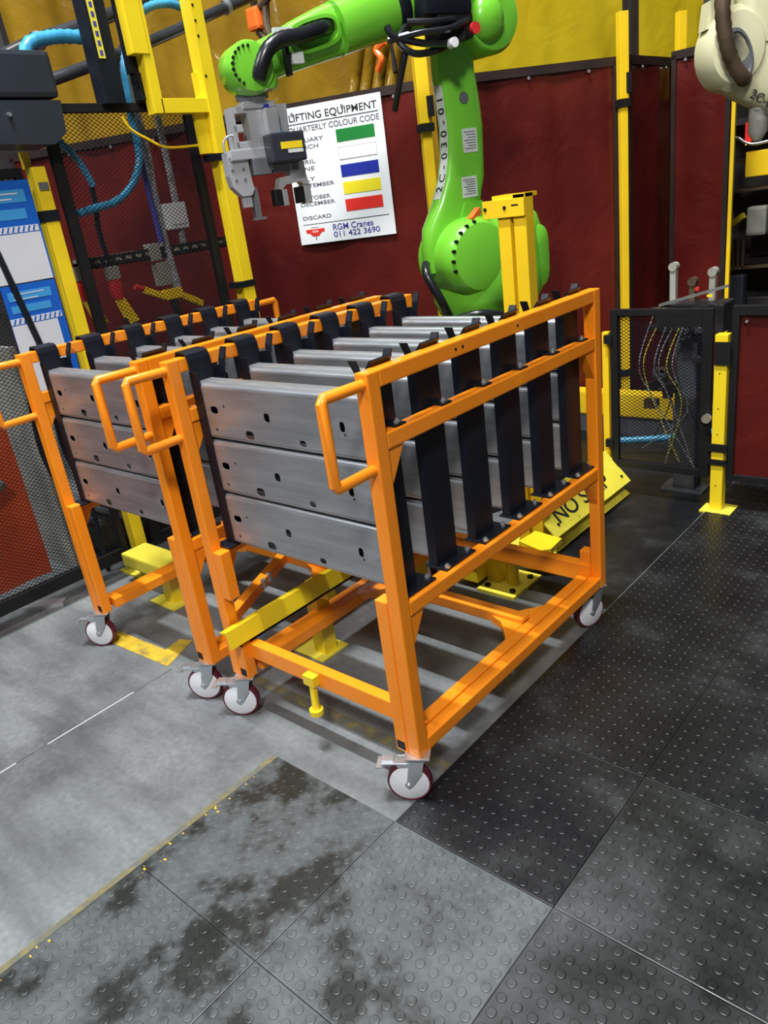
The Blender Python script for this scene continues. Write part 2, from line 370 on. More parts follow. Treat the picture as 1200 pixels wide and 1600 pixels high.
wheel_parts = {}
b = MB()
prof = [(.0, .016), (.020, .016), (.030, .012), (.044, .012), (.050, .016), (.054, .016)]
def lathe_y(b, pr, n=36):
    rings = []
    for r, y in pr: rings.append([(r * math.cos(2 * math.pi * k / n), y, r * math.sin(2 * math.pi * k / n)) for k in range(n)])
    b.rings(rings, cap=True)
lathe_y(b, [(.012, -.018), (.053, -.0165), (.0565, -.014), (.0565, .014), (.053, .0165), (.012, .018)]); wheel_parts['hub'] = b.mesh('wheel_hub', 'nylon', True)
b = MB()
lathe_y(b, [(.056, -.0145), (.06, -.0155), (.0625, -.011), (.0625, .011), (.06, .0155), (.056, .0145)]); wheel_parts['tread'] = b.mesh('wheel', 'maroon', True)
b = MB()
for sy in (-1, 1):
    b.prism([(-.018, .145), (.024, .145), (.036, .075), (.044, .062), (.03, .052), (.018, .062), (-.008, .1)], 'y', sy * .021, sy * .0245)
b.box(-.02, .026, -.0245, .0245, .142, .146); b.cyl((0, 0, .146), (0, 0, .153), .022); b.box(-.035, .035, -.03, .03, .152, .1555)
wheel_parts['fork'] = b.mesh('fork', 'zinc')
b = MB(); b.cyl((.032, -.026, .0625), (.032, .026, .0625), .009, n=14); b.cyl((.032, -.03, .0625), (.032, .03, .0625), .0055, n=6)
wheel_parts['axle'] = b.mesh('axle_bolt', 'zinc')
b = MB()
b.box(.02, .105, -.02, .02, .128, .133, bevel=.001); b.box(.1, .118, -.024, .024, .12, .124); b.prism([(.02, .14), (.06, .134), (.06, .118), (.02, .118)], 'y', -.018, -.015); b.prism([(.02, .14), (.06, .134), (.06, .118), (.02, .118)], 'y', .015, .018)
b.box(.07, .1, -.012, .012, .133, .139)
wheel_parts['pedal'] = b.mesh('brake_pedal', 'zinc')
def caster(root, x, y, ang, brake=True):
    f = link('caster', wheel_parts['fork'], root, loc=(x, y, 0), rot=(0, 0, ang), label='zinc plated swivel caster with white nylon wheel')
    w = link('wheel', wheel_parts['tread'], f, loc=(.032, 0, .0625), label='dark maroon tyre')
    h = link('wheel_hub', wheel_parts['hub'], f, loc=(.032, 0, .0625), label='white nylon wheel centre')
    link('axle_bolt', wheel_parts['axle'], f)
    if brake: link('brake_pedal', wheel_parts['pedal'], f)

def handle(root, x, sy, y0, name='handle'):
    b = MB()
    r = .0135
    z1, z0 = 1.185, .985; o = .128
    b.tube([(x, y0, z1), (x, y0 + sy * (o - .006), z1 + .002), (x, y0 + sy * o, z1 - .006), (x, y0 + sy * o, z0 + .006), (x, y0 + sy * (o - .006), z0 - .002), (x, y0, z0)], r, n=14, smooth=False)
    b.build(name, 'orange', root, smooth=True)

def side_frame(r, xo, inner, full_leg):
    # xo = smaller x of the 40 mm frame; inner = +1/-1 direction to the cart middle
    x0, x1 = xo, xo + T
    for y0 in (0, D - T):
        tube(x0, x1, y0, y0 + T, ZB, H - .0005).build('post', 'orange', r)
    tube(x0 + .0005, x1 - .0005, T, D - T, H - T, H).build('top_rail', 'orange', r)
    tube(x0 + .0005, x1 - .0005, T, D - T, 1.064 - T, 1.064).build('upper_rail', 'orange', r)
    tube(x0 + .0005, x1 - .0005, T, D - T, .618 - T, .618).build('middle_rail', 'orange', r)
    tube(x0 + .0005, x1 - .0005, T, D - T, ZB, ZB + T).build('base_rail', 'orange', r)
    xi0, xi1 = (x1 + .003, x1 + T + .003) if inner > 0 else (x0 - T - .003, x0 - .003)
    tube(xi0, xi1, T + .02, D - T - .02, ZB, ZB + T + .002).build('inner_base_rail', 'orange', r)
    if full_leg:
        tube(xi0, xi1, 0, T, ZB, .627).build('leg_reinforcement', 'orange', r)
    else:
        tube(xi0, xi1, -.0, T, .45, .615).build('leg_reinforcement', 'orange', r)
        tube(xi0, xi1, 0, T, ZB, .29).build('foot_block', 'orange', r)
    tube(xi0, xi1, D - T, D, ZB, .29).build('foot_block', 'orange', r)
    b = MB(); xa = (x0 + x1) / 2
    bx0, bx1 = xi0 + .006, xi1 - .006
    b.box(min(bx0, bx1) , max(bx0, bx1), -.0012, .001, ZB + .008, ZB + .034); b.build('open_tube_end', 'black_flat', r)
    for (yc, sg) in ((T, 1), (D - T, -1)):
        for zt in (1.024, .578):
            b = MB(); b.prism([(yc, zt), (yc + sg * .06, zt), (yc + sg * .022, zt - .062), (yc, zt - .095)], 'x', xa - .014, xa + .014)
            b.build('gusset', 'orange', r)
    for k in range(2):
        pass
    b = MB()
    for yy, zz in ((.36, H - .018), (.385, H - .018), (.69, H - .018)):
        pass

def make_cart(off, which):
    right = which == 'right'
    lab = ('bright orange steel parts cart nearest the camera, loaded with steel channels, on white casters' if right else
           'orange steel parts cart at the left behind the nearer one, by the mesh fence')
    r = thing('parts_cart', lab, 'cart', off, 0, 'orange parts carts')
    side_frame(r, -T, -1, True)
    side_frame(r, -WX - T, 1, not right)
    # cross bars
    xl, xr = -WX, -T
    if right: tube(xl, xr, .03, .065, .222, .28).build('front_cross_bar', 'orange', r)
    tube(xl, xr, D - .05, D - .01, .17, .24).build('back_cross_bar', 'orange', r)
    b = MB(); b.box(xl + T, xr - T, .66, .71, .175, .215, bevel=.004)
    b.prism([(xr - T, .56), (xr - T, .8), (xr - T - .07, .71), (xr - T - .12, .71), (xr - T - .12, .66), (xr - T - .07, .64)], 'z', .17, .2)
    b.prism([(xl + T, .8), (xl + T, .56), (xl + T + .07, .64), (xl + T + .12, .66), (xl + T + .12, .71), (xl + T + .07, .71)], 'z', .17, .2)
    b.build('middle_cross_bar', 'orange', r)
    if not right:
        b = MB(); b.bar((-.35, .66, .2), (-.13, .19, .2), .04); b.build('brace', 'orange', r)
        for q in (.42, .47):
            b = MB(); yy = q; xx = -.35 + (.66 - yy) / .47 * .22
            b.cyl((xx + .03, yy + .01, .235), (xx + .03, yy + .01, .2), .011, n=10); b.build('bolt', 'zinc', r)
    if right:
        b = MB(); b.box(-.445, -.4, .005, .03, .235, .268); b.cyl((-.42, .02, .25), (-.415, .01, .15), .012, n=14); b.cyl((-.415, .01, .135), (-.415, .01, .152), .022, n=20)
        b.build('parking_stop', 'yellow_bright', r, smooth=True, label='small yellow foot hanging from the front cross bar')
    # handles
    handle(r, -.02, -1, 0); handle(r, -WX - .02, -1, 0)
    if not right: handle(r, -WX - .02, 1, D)
    # pillars
    for k in range(6):
        y = P0 + PITCH * k
        link('base_plate', plate_me, r, loc=(-.055, y, .6185))
        link('pillar', pil_me[1], r, loc=(-.05, y + .006, 0))
        link('mounting_clip', clip_me, r, loc=(-.035, y + .045, 1.0645))
        link('bolt', bolt_me, r, loc=(-.02, y + .065, 1.069))
        link('bolt', bolt_me, r, loc=(-.035, y + .125, .6245))
        link('bolt', bolt_me, r, loc=(-.022, y + .013, .6245))
        ol = link('base_plate', plate_me, r, loc=(-WX + .01, y, .6185))
        link('pillar', pil_me[-1], r, loc=(-WX + .003, y + .028, 0))
        link('hook_cap', cap_me, r, loc=(-WX + .003, y + .028, 0))
        link('mounting_clip', clip_me, r, loc=(-WX - .01, y + .045, 1.0645))
        link('bolt', bolt_me, r, loc=(-WX - .018, y + .065, 1.069))
        link('bolt', bolt_me, r, loc=(-WX - .008, y + .125, .6245))
    if right:
        b = MB()
        for yy in (.33, .36, .62): b.cyl((.0008, yy, H - .02), (-.002, yy, H - .02), .004, n=10)
        b.build('screw_hole', 'black_flat', r)
    caster(r, -.022 if right else -.044, .017, math.radians(212)); caster(r, -WX + .008, .012, math.radians(214))
    caster(r, -.03, D - .035, math.radians(250), False); caster(r, -WX - .02, D - .03, math.radians(120), False)
    return r
OB = (0, 0, 0); OA = (-.904, -.014, 0)
make_cart(OB, 'right'); make_cart(OA, 'left')

# ------------------------------------------------------------------ steel beams
BL = .676; BH = .166; BD = .062
def beam_mesh():
    cu = bpy.data.curves.new('web', 'CURVE'); cu.dimensions = '2D'; cu.fill_mode = 'BOTH'; cu.extrude = .001
    def poly(pts):
        s = cu.splines.new('POLY'); s.points.add(len(pts) - 1); s.use_cyclic_u = True
        for q, p in zip(s.points, pts): q.co = (p[0], p[1], 0, 1)
    c = .01
    poly([(0, c), (BL, c), (BL, BH - .014), (0, BH - .014)])
    for u, v, rx, rz in ((.10, .47, .017, .011), (.17, .39, .004, .004), (.09, .83, .0045, .0045), (.31, .85, .018, .013), (.44, .5, .0115, .013), (.63, .86, .012, .009), (.86, .5, .009, .014), (.87, .62, .004, .004)):
        cx = u * BL; cz = (1 - v) * BH
        poly([(cx + math.copysign(abs(math.cos(t)) ** .7, math.cos(t)) * rx, cz + math.copysign(abs(math.sin(t)) ** .7, math.sin(t)) * rz) for t in [2 * math.pi * k / 18 for k in range(18)]])
    o = bpy.data.objects.new('w', cu); COL.objects.link(o); bpy.context.view_layer.update()
    me = bpy.data.meshes.new_from_object(o.evaluated_get(bpy.context.evaluated_depsgraph_get())); COL.objects.unlink(o); bpy.data.objects.remove(o)
    b = MB(); b.bm.from_mesh(me)
    for v in b.bm.verts: v.co = Vector((v.co.x, v.co.z + .001, v.co.y))
    t = .002; y1 = BD
    # rounded top and bottom corners plus flanges with lips
    def arc(cz, sgn):
        pts = []
        R = .015
        for k in range(6):
            a = math.pi / 2 * k / 5
            q = R if sgn > 0 else .009
            pts.append((q - q * math.cos(a), cz + sgn * q * math.sin(a)))
        return pts
    for zc, sg in ((BH - .015, 1), (.009, -1)):
        q = .015 if sg > 0 else .009
        out = arc(zc, sg) + [(y1, zc + sg * q), (y1, zc - sg * .006), (y1 - t, zc - sg * .006), (y1 - t, zc + sg * (q - .003)), (q, zc + sg * (q - .003)), (.0025, zc)]
        b.prism(out, 'x', 0, BL)
    # raised step on the flange, plus inner plate added to darken the holes
    b.prism([(.026, BH - .0005), (.028, BH + .003), (.05, BH + .003), (.052, BH - .0005)], 'x', .02, BL - .02)
    b.box(.01, BL - .01, .032, .034, .012, BH - .012)
    m = b.mesh('steel_channel', 'steel', True)
    return m
beam_me = beam_mesh()
ordn = ['nearest', 'second', 'third', 'fourth', 'fifth', 'farthest']; lev = ['bottom', 'middle', 'top']
for off, cname in ((OB, 'near'), (OA, 'far left')):
    for k in range(6):
        for l in range(3):
            jig = random.uniform(-.003, .003)
            o = link('steel_channel', beam_me, loc=(off[0] - WX + .016 + jig, off[1] + P0 + .03 + PITCH * k, .6285 + .172 * l))
            ok = ordn[k] + (' stack' if k in (0, 5) else ' stack from the front')
            tag(o, '%s steel channel in the %s of the %s orange cart' % (lev[l], ok, cname), 'steel channel', 'pressed steel channels stacked in the %s cart' % ('near' if off is OB else 'far left'))

# ------------------------------------------------------------------ docking rails between carts
r = thing('guide_rail', 'long bright yellow angle rail running inside the near orange cart at its left side', 'rail', (-.72, 0, 0))
b = MB(); b.prism([(-.03, .355), (.005, .363), (.012, .3), (.007, .299), (.0, .354), (-.03, .349)], 'y', -.05, .95); b.build('rail', 'yellow_bright', r)
b = MB(); b.box(-.04, -.004, .0, .95, .28, .296); b.build('wear_strip', 'black_flat', r)
for yy in (.42, 1.0):
    b = MB(); b.box(-.12, -.06, yy - .03, yy + .03, .006, .27); b.build('support_post', 'yellow_bright', r)
    b = MB(); b.box(-.2, -.04, yy - .07, yy + .07, .0005, .007); b.build('base_plate', 'yellow_worn', r)
    b = MB(); b.box(-.12, -.005, yy - .02, yy + .02, .25, .3); b.build('bracket', 'yellow_bright', r)
r = thing('guide_rail', 'low worn yellow rail on short posts under the far left cart', 'rail', (-1.9, .4, 0))
b = MB(); b.box(-.22, .16, -.04, .1, .09, .16, bevel=.01); b.build('rail', 'yellow_worn', r)
b = MB(); b.box(.13, .2, -.06, .02, 0.006, .15); b.build('support_post', 'yellow_bright', r)
b = MB(); b.box(.06, .25, -.1, .06, .0005, .006); b.build('base_plate', 'yellow_worn', r)
b = MB(); b.box(-.19, -.1, -.02, .12, .0005, .006); b.build('base_plate', 'yellow_worn', r)
b = MB(); b.box(-.2, -.14, .02, .08, .006, .09); b.build('support_post', 'yellow_worn', r)

# ------------------------------------------------------------------ tall yellow clamp post and dock
r = thing('clamp_post', 'tall bright yellow post with bracket head standing between cart and green robot', 'post', (-.56, 1.52, 0))
b = MB(); b.box(-.04, .015, -.04, .04, .01, 1.49, bevel=.003); b.build('post', 'yellow', r)
b = MB(); b.box(.03, .085, -.04, .02, .01, 1.51, bevel=.003); b.build('post', 'yellow', r)
b = MB(); b.box(-.1, .085, -.05, -.04, 1.43, 1.495, bevel=.001); b.box(-.06, .085, -.04, .05, 1.495, 1.51); b.build('head_plate', 'yellow', r)
b = MB()
for xx in (-.088, .0): b.cyl((xx, -.053, 1.465), (xx, -.045, 1.465), .007, n=12)
b.box(.03, .06, -.0505, -.049, 1.468, 1.474); b.build('bolt', 'black_flat', r)
b = MB(); b.box(-.12, .13, -.1, .1, .0005, .012); b.build('base_plate', 'yellow_worn', r)
r = thing('locating_unit', 'dirty yellow locating unit with bolted base plate under the back of the near cart', 'fixture', (-.47, 1.18, 0))
b = MB(); b.box(-.09, .09, -.11, .11, .0005, .014); b.build('base_plate', 'yellow_worn', r)
b = MB(); b.cyl((.02, 0, .014), (.02, 0, .15), .026); b.build('pin', 'yellow_bright', r, smooth=True)
b = MB(); b.box(-.09, -.03, -.03, .06, .014, .15, bevel=.005); b.build('block', 'yellow_bright', r)
for a, c_ in ((-.06, -.07), (.06, -.07), (.06, .07), (-.06, .07)):
    b = MB(); b.cyl((a, c_, .014), (a, c_, .024), .013, n=8); b.build('bolt', 'black_flat', r)
b = MB(); b.box(-.2, -.09, -.1, .0, .03, .1, bevel=.005); b.build('side_block', 'yellow_bright', r)
b = MB(); b.prism([(-.03, .14), (.1, .1), (.13, .13), (.12, .24), (-.02, .26)], 'z', .11, .135); b.build('lug', 'yellow_bright', r)
b = MB(); b.bar((.02, .12, .07), (.02, .28, .07), .07, .09); b.build('arm', 'yellow_bright', r)
r = thing('bumper_plate', 'yellow sloping bumper reading NO STEP behind the near cart', 'bumper', (-.42, 1.49, 0))
b = MB()
b.prism([(0, .085), (.004, .09), (-.13, .235), (-.137, .23)], 'y', 0, .755); pl_ = b.build('top_plate', 'yellow_worn', r)
tm = text_mesh('NO STEP', .105, 'ink', extrude=.0008, width=1.25)
to = link('lettering', tm, pl_)
# text lies on the sloping face: baseline runs along +y, letter tops point up the slope
ex = Vector((0, 1, 0)); ey = Vector((-.134, 0, .145)).normalized(); ez = ex.cross(ey)
to.matrix_local = Matrix.Translation((-.025, .08, .1225)) @ Matrix((ex, ey, ez)).transposed().to_4x4()
b = MB(); b.prism([(-.02, .012), (.0, .02), (-.1, .08), (-.12, .07)], 'y', .02, .755); b.build('lower_plate', 'yellow_worn', r)
for yy in (.1, .66):
    b = MB(); b.prism([(-.16, 0), (-.06, 0), (-.03, .1), (-.12, .2), (-.16, .2)], 'y', yy, yy + .02); b.build('bracket', 'black_flat', r)
b = MB()
for k in range(2): b.cyl((-.03, .07 + .64 * k, .12), (-.02, .07 + .64 * k, .128), .006)
b.build('bolt', 'black_flat', r)

# ------------------------------------------------------------------ cell walls: red curtains and yellow screens
def curtain(p0, p1, z0, z1, mat, wave=.01, freq=14, nseg=60, seed=0, th=.006, pleat=0):
    p0 = Vector((p0[0], p0[1], 0)); p1 = Vector((p1[0], p1[1], 0)); d = (p1 - p0); L_ = d.length; d.normalize(); n = Vector((d.y, -d.x, 0))
    rnd = random.Random(seed); ph = [rnd.uniform(0, 6) for _ in range(4)]
    b = MB(); grid = []
    nz = 8
    for i in range(nseg + 1):
        s_ = L_ * i / nseg
        row = []
        for j in range(nz + 1):
            z = z0 + (z1 - z0) * j / nz
            o = wave * (math.sin(s_ * freq + ph[0] + .4 * z) + .6 * math.sin(s_ * freq * .37 + ph[1] + 1.1 * z) + .3 * math.sin(s_ * freq * 2.3 + ph[2]))
            row.append(p0 + d * s_ + n * o + Vector((0, 0, z)))
        grid.append(row)
    F = [[b.bm.verts.new(p) for p in row] for row in grid]
    Bk = [[b.bm.verts.new(p - n * th) for p in row] for row in grid]
    for G, fl in ((F, 0), (Bk, 1)):
        for i in range(nseg):
            for j in range(nz):
                q = (G[i][j], G[i + 1][j], G[i + 1][j + 1], G[i][j + 1])
                b.bm.faces.new(q if not fl else tuple(reversed(q)))
    for i in range(nseg):
        for j in (0, nz): b.bm.faces.new((F[i][j], Bk[i][j], Bk[i + 1][j], F[i + 1][j]))
    for j in range(nz):
        for i in (0, nseg): b.bm.faces.new((F[i][j], F[i][j + 1], Bk[i][j + 1], Bk[i][j]))
    return b, d, n
def screen(name, label, p0, p1, ztop, mat, z0=.15, skirt=False, seed=0, group=None, trim='trim', wave=.006, cat='curtain', rings=True):
    r = thing(name, label, cat, (p0[0], p0[1], 0), 0, group)
    q1 = (p1[0] - p0[0], p1[1] - p0[1])
    b, d, n = curtain((0, 0), q1, z0, ztop - .02, mat, seed=seed, wave=wave); b.build('sheet', mat, r, smooth=True)
    L_ = math.hypot(*q1)
    e = Vector((q1[0], q1[1], 0))
    b = MB(); b.bar(Vector((0, 0, ztop)) , e + Vector((0, 0, ztop)), .03, .045); b.build('top_rail', trim, r)
    b = MB(); b.bar((0, 0, z0 - .01), e + Vector((0, 0, z0 - .01)), .03, .04); b.build('bottom_rail', trim, r)
    for k in (0, 1):
        b = MB(); p = e * k + (d * (.015 if k == 0 else -.015)); b.bar(p + Vector((0, 0, z0)), p + Vector((0, 0, ztop)), .03, .03, up=d); b.build('side_rail', trim, r)
    if rings:
        b = MB(); m = max(2, int(L_ / .28))
        for k in range(m):
            p = e * ((k + .5) / m) + n * .016 + Vector((0, 0, ztop - .035)); b.cyl(p, p + n * .006, .009, n=8)
        b.build('grommet', 'zinc', r)
    return r
A0 = (-4.2, 1.38); A1 = (-1.745, 2.57); B0 = (-1.69, 2.62); B1 = (-1.045, 3.49)
screen('welding_curtain', 'long dark red welding curtain carrying the lifting equipment sign, left of the green robot', A0, A1, 2.1, 'red_curtain', seed=1, group='dark red welding curtains around the robot cell')
screen('welding_curtain', 'dark red welding curtain directly behind and right of the green robot arm', B0, B1, 2.1, 'red_curtain', seed=2, group='dark red welding curtains around the robot cell')
screen('welding_curtain', 'narrow dark red welding curtain between the two thin yellow posts', (-1.0, 3.53), (-.985, 4.18), 2.1, 'red_curtain', seed=3, group='dark red welding curtains around the robot cell')
screen('welding_curtain', 'darkest red welding curtain below the white robot at the right', (-.94, 4.03), (-.575, 4.0), 2.12, 'red_curtain', seed=4, group='dark red welding curtains around the robot cell')
b = MB(); b.bar((-.555, 3.99, .1), (-.555, 3.99, 2.1), .022); tag(b.build('fence_post', 'yellow'), 'very thin yellow post at the right edge of the last red curtain', 'post', 'yellow fence posts')
# yellow screens behind
yb = [((-4.9, 1.95), (-3.6, 2.55)), ((-3.59, 2.555), (-2.15, 3.3)), ((-2.12, 3.38), (-1.385, 4.38)), ((-1.36, 4.42), (-.95, 4.96))]
nm = ['amber translucent sheet behind the overhead hoses at far left', 'amber yellow sheet above the sign and behind the gripper', 'bright yellow sheet above the red curtain beside the green robot',
      'bright yellow sheet with the thin yellow posts in front, left of the white robot', 'dim yellow sheet behind the white robot']
for k, (a, c_) in enumerate(yb):
    screen('yellow_screen', nm[k], a, c_, 4.2, 'amber_curtain' if k < 2 else 'yellow_curtain', z0=.3, seed=20 + k, group='yellow plastic screens above the red curtains', wave=.02 if k < 2 else .005, cat='screen', rings=False)

def sleeve_post(x, y, label, htop, w=.05, wide_from=2.1, zsplit=1.9, name='fence_post', ang=.9, base=True):
    r = thing(name, label, 'post', (x, y, 0), ang, 'yellow fence posts')
    b = MB(); b.box(-w / 2, w / 2, -w / 2, w / 2, .01, zsplit, bevel=.003); b.build('post', 'yellow', r)
    b = MB(); b.box(-w * .62, w * .62, -w * .62, w * .62, zsplit + .0, htop, bevel=.003); b.build('top_sleeve', 'yellow', r)
    for z in (1.88, .7, .32):
        b = MB(); b.box(-w * .75, w * .75, -w * .75, w * .75, z - .02, z + .02); b.build('clamp', 'black_flat', r)
    b = MB(); b.box(w * .2, w * .85, -w * .9, -w * .5, 1.93, 2.03); b.build('hook_plate', 'black_flat', r)
    if base:
        b = MB(); b.box(-.09, .09, -.09, .09, .0005, .01); b.build('base_plate', 'yellow_worn', r)
    return r
sleeve_post(-1.70, 2.52, 'yellow post in the curtain wall just left of the green robot arm', 2.32, w=.055)
sleeve_post(-1.0, 3.47, 'thin yellow post with sleeve top right of the robot, left one of the pair', 2.33, w=.042)
sleeve_post(-.965, 4.22, 'thinner yellow post right of the pair near the white robot', 2.37, w=.042)

# lifting equipment sign
nA = Vector((A1[1] - A0[1], -(A1[0] - A0[0]), 0)).normalized(); dA = Vector((A1[0] - A0[0], A1[1] - A0[1], 0)).normalized()
SW, SH = .60, .742
rt = Vector((-1.955, 2.487, 0)) + nA * .03
r = thing('wall_sign', 'white lifting equipment colour code sign on the red curtain behind the gripper', 'sign', tuple(rt - dA * SW + Vector((0, 0, 1.357))), math.atan2(dA.y, dA.x))
b = MB(); b.box(0, SW, -.004, 0, 0, SH); b.build('board', 'white', r)
def sg_text(body, u, v, size, mat, width=1.0):
    me = text_mesh(body, size, mat, width=width, extrude=.0004)
    o = link('lettering', me, r, loc=(u * SW, -.0048, (1 - v) * SH), rot=(math.pi / 2, 0, 0)); return o
def fit_text(body, u0, u1, v, h, mat):
    me = text_mesh(body, 1.0, mat, extrude=.0004)
    xs = [p.co.x for p in me.vertices]; ys = [p.co.y for p in me.vertices]
    x0, x1, y1 = min(xs), max(xs), max(ys)
    sx = (u1 - u0) * SW / (x1 - x0); sy = h * SH / y1
    for p in me.vertices: p.co.x = (p.co.x - x0) * sx; p.co.y *= sy
    return link('lettering', me, r, loc=(u0 * SW, -.0048, (1 - v) * SH), rot=(math.pi / 2, 0, 0))
fit_text('LIFTING EQUIPMENT', .075, .955, .098, .05, 'ink')
b = MB(); b.box(.05 * SW, .96 * SW, -.0052, -.0042, (1 - .122) * SH, (1 - .116) * SH); b.build('rule_line', 'ink', r)
fit_text('QUARTERLY COLOUR CODE', .05, .965, .178, .04, 'ink_grey')
for body, v, u1 in (('JANUARY', .252, .39), ('MARCH', .3, .33), ('APRIL', .405, .28), ('JUNE', .455, .26), ('JULY', .53, .25), ('SEPTEMBER', .578, .44), ('OCTOBER', .668, .38), ('DECEMBER', .712, .42), ('DISCARD', .815, .36)):
    fit_text(body, .06 if v < .7 or v > .72 else .06, u1, v, .028, 'ink_grey')
for c_, v0, lab in (('sw_green', .2, 'green'), ('sw_white', .325, 'white'), ('sw_blue', .45, 'blue'), ('sw_yellow', .575, 'yellow'), ('sw_red', .7, 'red')):
    b = MB(); b.box(.525 * SW, .905 * SW, -.0056, -.0041, (1 - v0 - .088) * SH, (1 - v0) * SH); b.build('colour_swatch', c_, r, label=lab + ' colour bar')
    if c_ == 'sw_white':
        b = MB()
        z0, z1 = (1 - v0 - .088) * SH, (1 - v0) * SH
        for q in ((.525, .527, z0, z1), (.903, .905, z0, z1), (.525, .905, z0, z0 + .0015), (.525, .905, z1 - .0015, z1)):
            b.box(q[0] * SW, q[1] * SW, -.006, -.0055, q[2], q[3])
        b.build('swatch_outline', 'ink_grey', r)
b = MB(); b.box(.05 * SW, .95 * SW, -.0052, -.0042, (1 - .852) * SH, (1 - .848) * SH); b.build('rule_line', 'ink', r)
fit_text('RGM Cranes', .36, .78, .915, .045, 'ink_blue'); fit_text('011 422 3690', .36, .84, .968, .042, 'ink_blue')
b = MB(); lx = .17 * SW; lz = (1 - .905) * SH
b.prism([(lx - .06, lz + .012), (lx + .06, lz + .012), (lx + .058, lz - .006), (lx + .036, lz - .01), (lx + .02, lz - .028), (lx - .02, lz - .028), (lx - .036, lz - .01), (lx - .058, lz - .006)], 'y', -.0056, -.0042)
b.build('crest', 'sw_red', r)
me = text_mesh('RGM', .017, 'white', extrude=.0004, align='CENTER'); link('lettering', me, r, loc=(lx, -.0062, lz - .008), rot=(math.pi / 2, 0, 0))
b = MB(); b.box(lx - .003, lx + .003, -.0052, -.0042, lz - .05, lz - .028); b.box(lx - .025, lx + .025, -.0052, -.0042, lz + .02, lz + .023); b.build('crest_detail', 'ink_grey', r)

# ------------------------------------------------------------------ expanded metal
def mesh_panel(x0, x1, z0, z1, pitch, wire, plane='y', slope=.62):
    # two families of crossing strands clipped to the rectangle (a = along, z = up)
    b = MB()
    def clip(a0, zz0, da, dz):
        t0, t1 = -1e9, 1e9
        for p, d, lo, hi in ((a0, da, x0, x1), (zz0, dz, z0, z1)):
            ta, tb = (lo - p) / d, (hi - p) / d
            if ta > tb: ta, tb = tb, ta
            t0 = max(t0, ta); t1 = min(t1, tb)
        return (t0, t1) if t1 - t0 > .004 else None
    W_ = x1 - x0; H_ = z1 - z0
    for sgn in (1, -1):
        n = int((H_ + W_ * slope) / (pitch * slope)) + 2
        for k in range(-1, n):
            zc = z0 + k * pitch * slope - (W_ * slope if sgn > 0 else 0)
            c_ = clip(x0, zc, 1.0, sgn * slope)
            if not c_: continue
            pa = [(x0 + t, zc + sgn * slope * t) for t in c_]
            off = .001 * sgn
            if plane == 'y': q = [(p[0], off, p[1]) for p in pa]; up = (0, 1, 0)
            else: q = [(off, p[0], p[1]) for p in pa]; up = (1, 0, 0)
            b.bar(q[0], q[1], wire, .0016, up=up)
    return b

# gate at the right
r = thing('mesh_gate', 'small black framed expanded mesh gate at the right behind the near cart', 'gate', (-.51, 2.25, 0))
gw = .475
for nm_, q in (('stile', (0, .035, -.012, .012, .16, .94)), ('stile', (gw - .045, gw, -.012, .012, .16, .94)), ('top_rail', (.035, gw - .045, -.012, .012, .91, .94)), ('bottom_rail', (.035, gw - .045, -.012, .012, .16, .195))):
    b = MB(); b.box(*q, bevel=.002); b.build(nm_, 'black_flat', r)
b = mesh_panel(.035, gw - .045, .195, .91, .026, .0028); b.build('mesh', 'black', r, kind='stuff')
b = MB(); b.box(.22, gw - .045, -.014, -.008, .86, .91); b.build('lock_plate', 'black_flat', r)
for z in (.28, .8):
    b = MB(); b.box(-.03, .01, -.02, .02, z - .02, z + .02); b.build('hinge', 'black_flat', r)
b = MB(); b.cyl((gw - .01, -.012, .45), (gw - .01, -.035, .45), .02); b.build('latch', 'zinc', r)
r = thing('fence_post', 'slim yellow post on the hinge side of the black mesh gate', 'post', (-.545, 2.27, 0), 0, 'yellow fence posts')
b = MB(); b.box(-.016, .016, -.016, .016, .008, .83, bevel=.002); b.build('post', 'yellow', r)
b = MB(); b.box(-.05, .05, -.05, .05, .0005, .008); b.build('base_plate', 'yellow_worn', r)
r = thing('fence_post', 'short stout yellow post with base plate between mesh gate and red panel at the right', 'post', (.005, 2.25, 0), 0, 'yellow fence posts')
b = MB(); b.box(-.025, .03, -.025, .025, .01, .83, bevel=.003); b.build('post', 'yellow_bright', r)
b = MB(); b.box(-.06, .08, -.06, .06, .0005, .01); b.build('base_plate', 'yellow_worn', r)
for z0, z1 in ((.7, .8), (.3, .335), (.235, .26)):
    b = MB(); b.box(-.022 if z0 > .6 else -.036, .045, -.034, -.026, z0, z1); b.build('clamp', 'black_flat', r)
b = MB()
for z in (.66, .5, .38, .13): b.cyl((.0, -.0262, z), (.0, -.024, z), .003, n=8)
b.build('screw_hole', 'black_flat', r)
r = thing('safety_screen', 'short dark red framed panel at the right edge beside the yellow post', 'panel', (.055, 2.25, 0))
b, d, n = curtain((0, 0), (.9, 0), .19, .91, 'red_curtain', wave=.003, seed=9); b.build('sheet', 'red_curtain', r, smooth=True)
for nm_, q in (('stile', (-.01, .02, -.015, .015, .16, .95)), ('top_rail', (.02, .9, -.015, .015, .91, .95)), ('bottom_rail', (.02, .9, -.015, .015, .16, .19)), ('stile', (.9, .93, -.015, .015, .16, .95))):
    b = MB(); b.box(*q, bevel=.002); b.build(nm_, 'black_flat', r)
b = MB()
for k in range(6): b.cyl((.05 + k * .16, -.02, .885), (.05 + k * .16, -.008, .885), .006, n=8)
b.build('grommet', 'zinc', r)
b = MB(); b.box(.94, .99, -.025, .025, .0005, .9); b.build('end_post', 'yellow_bright', r)

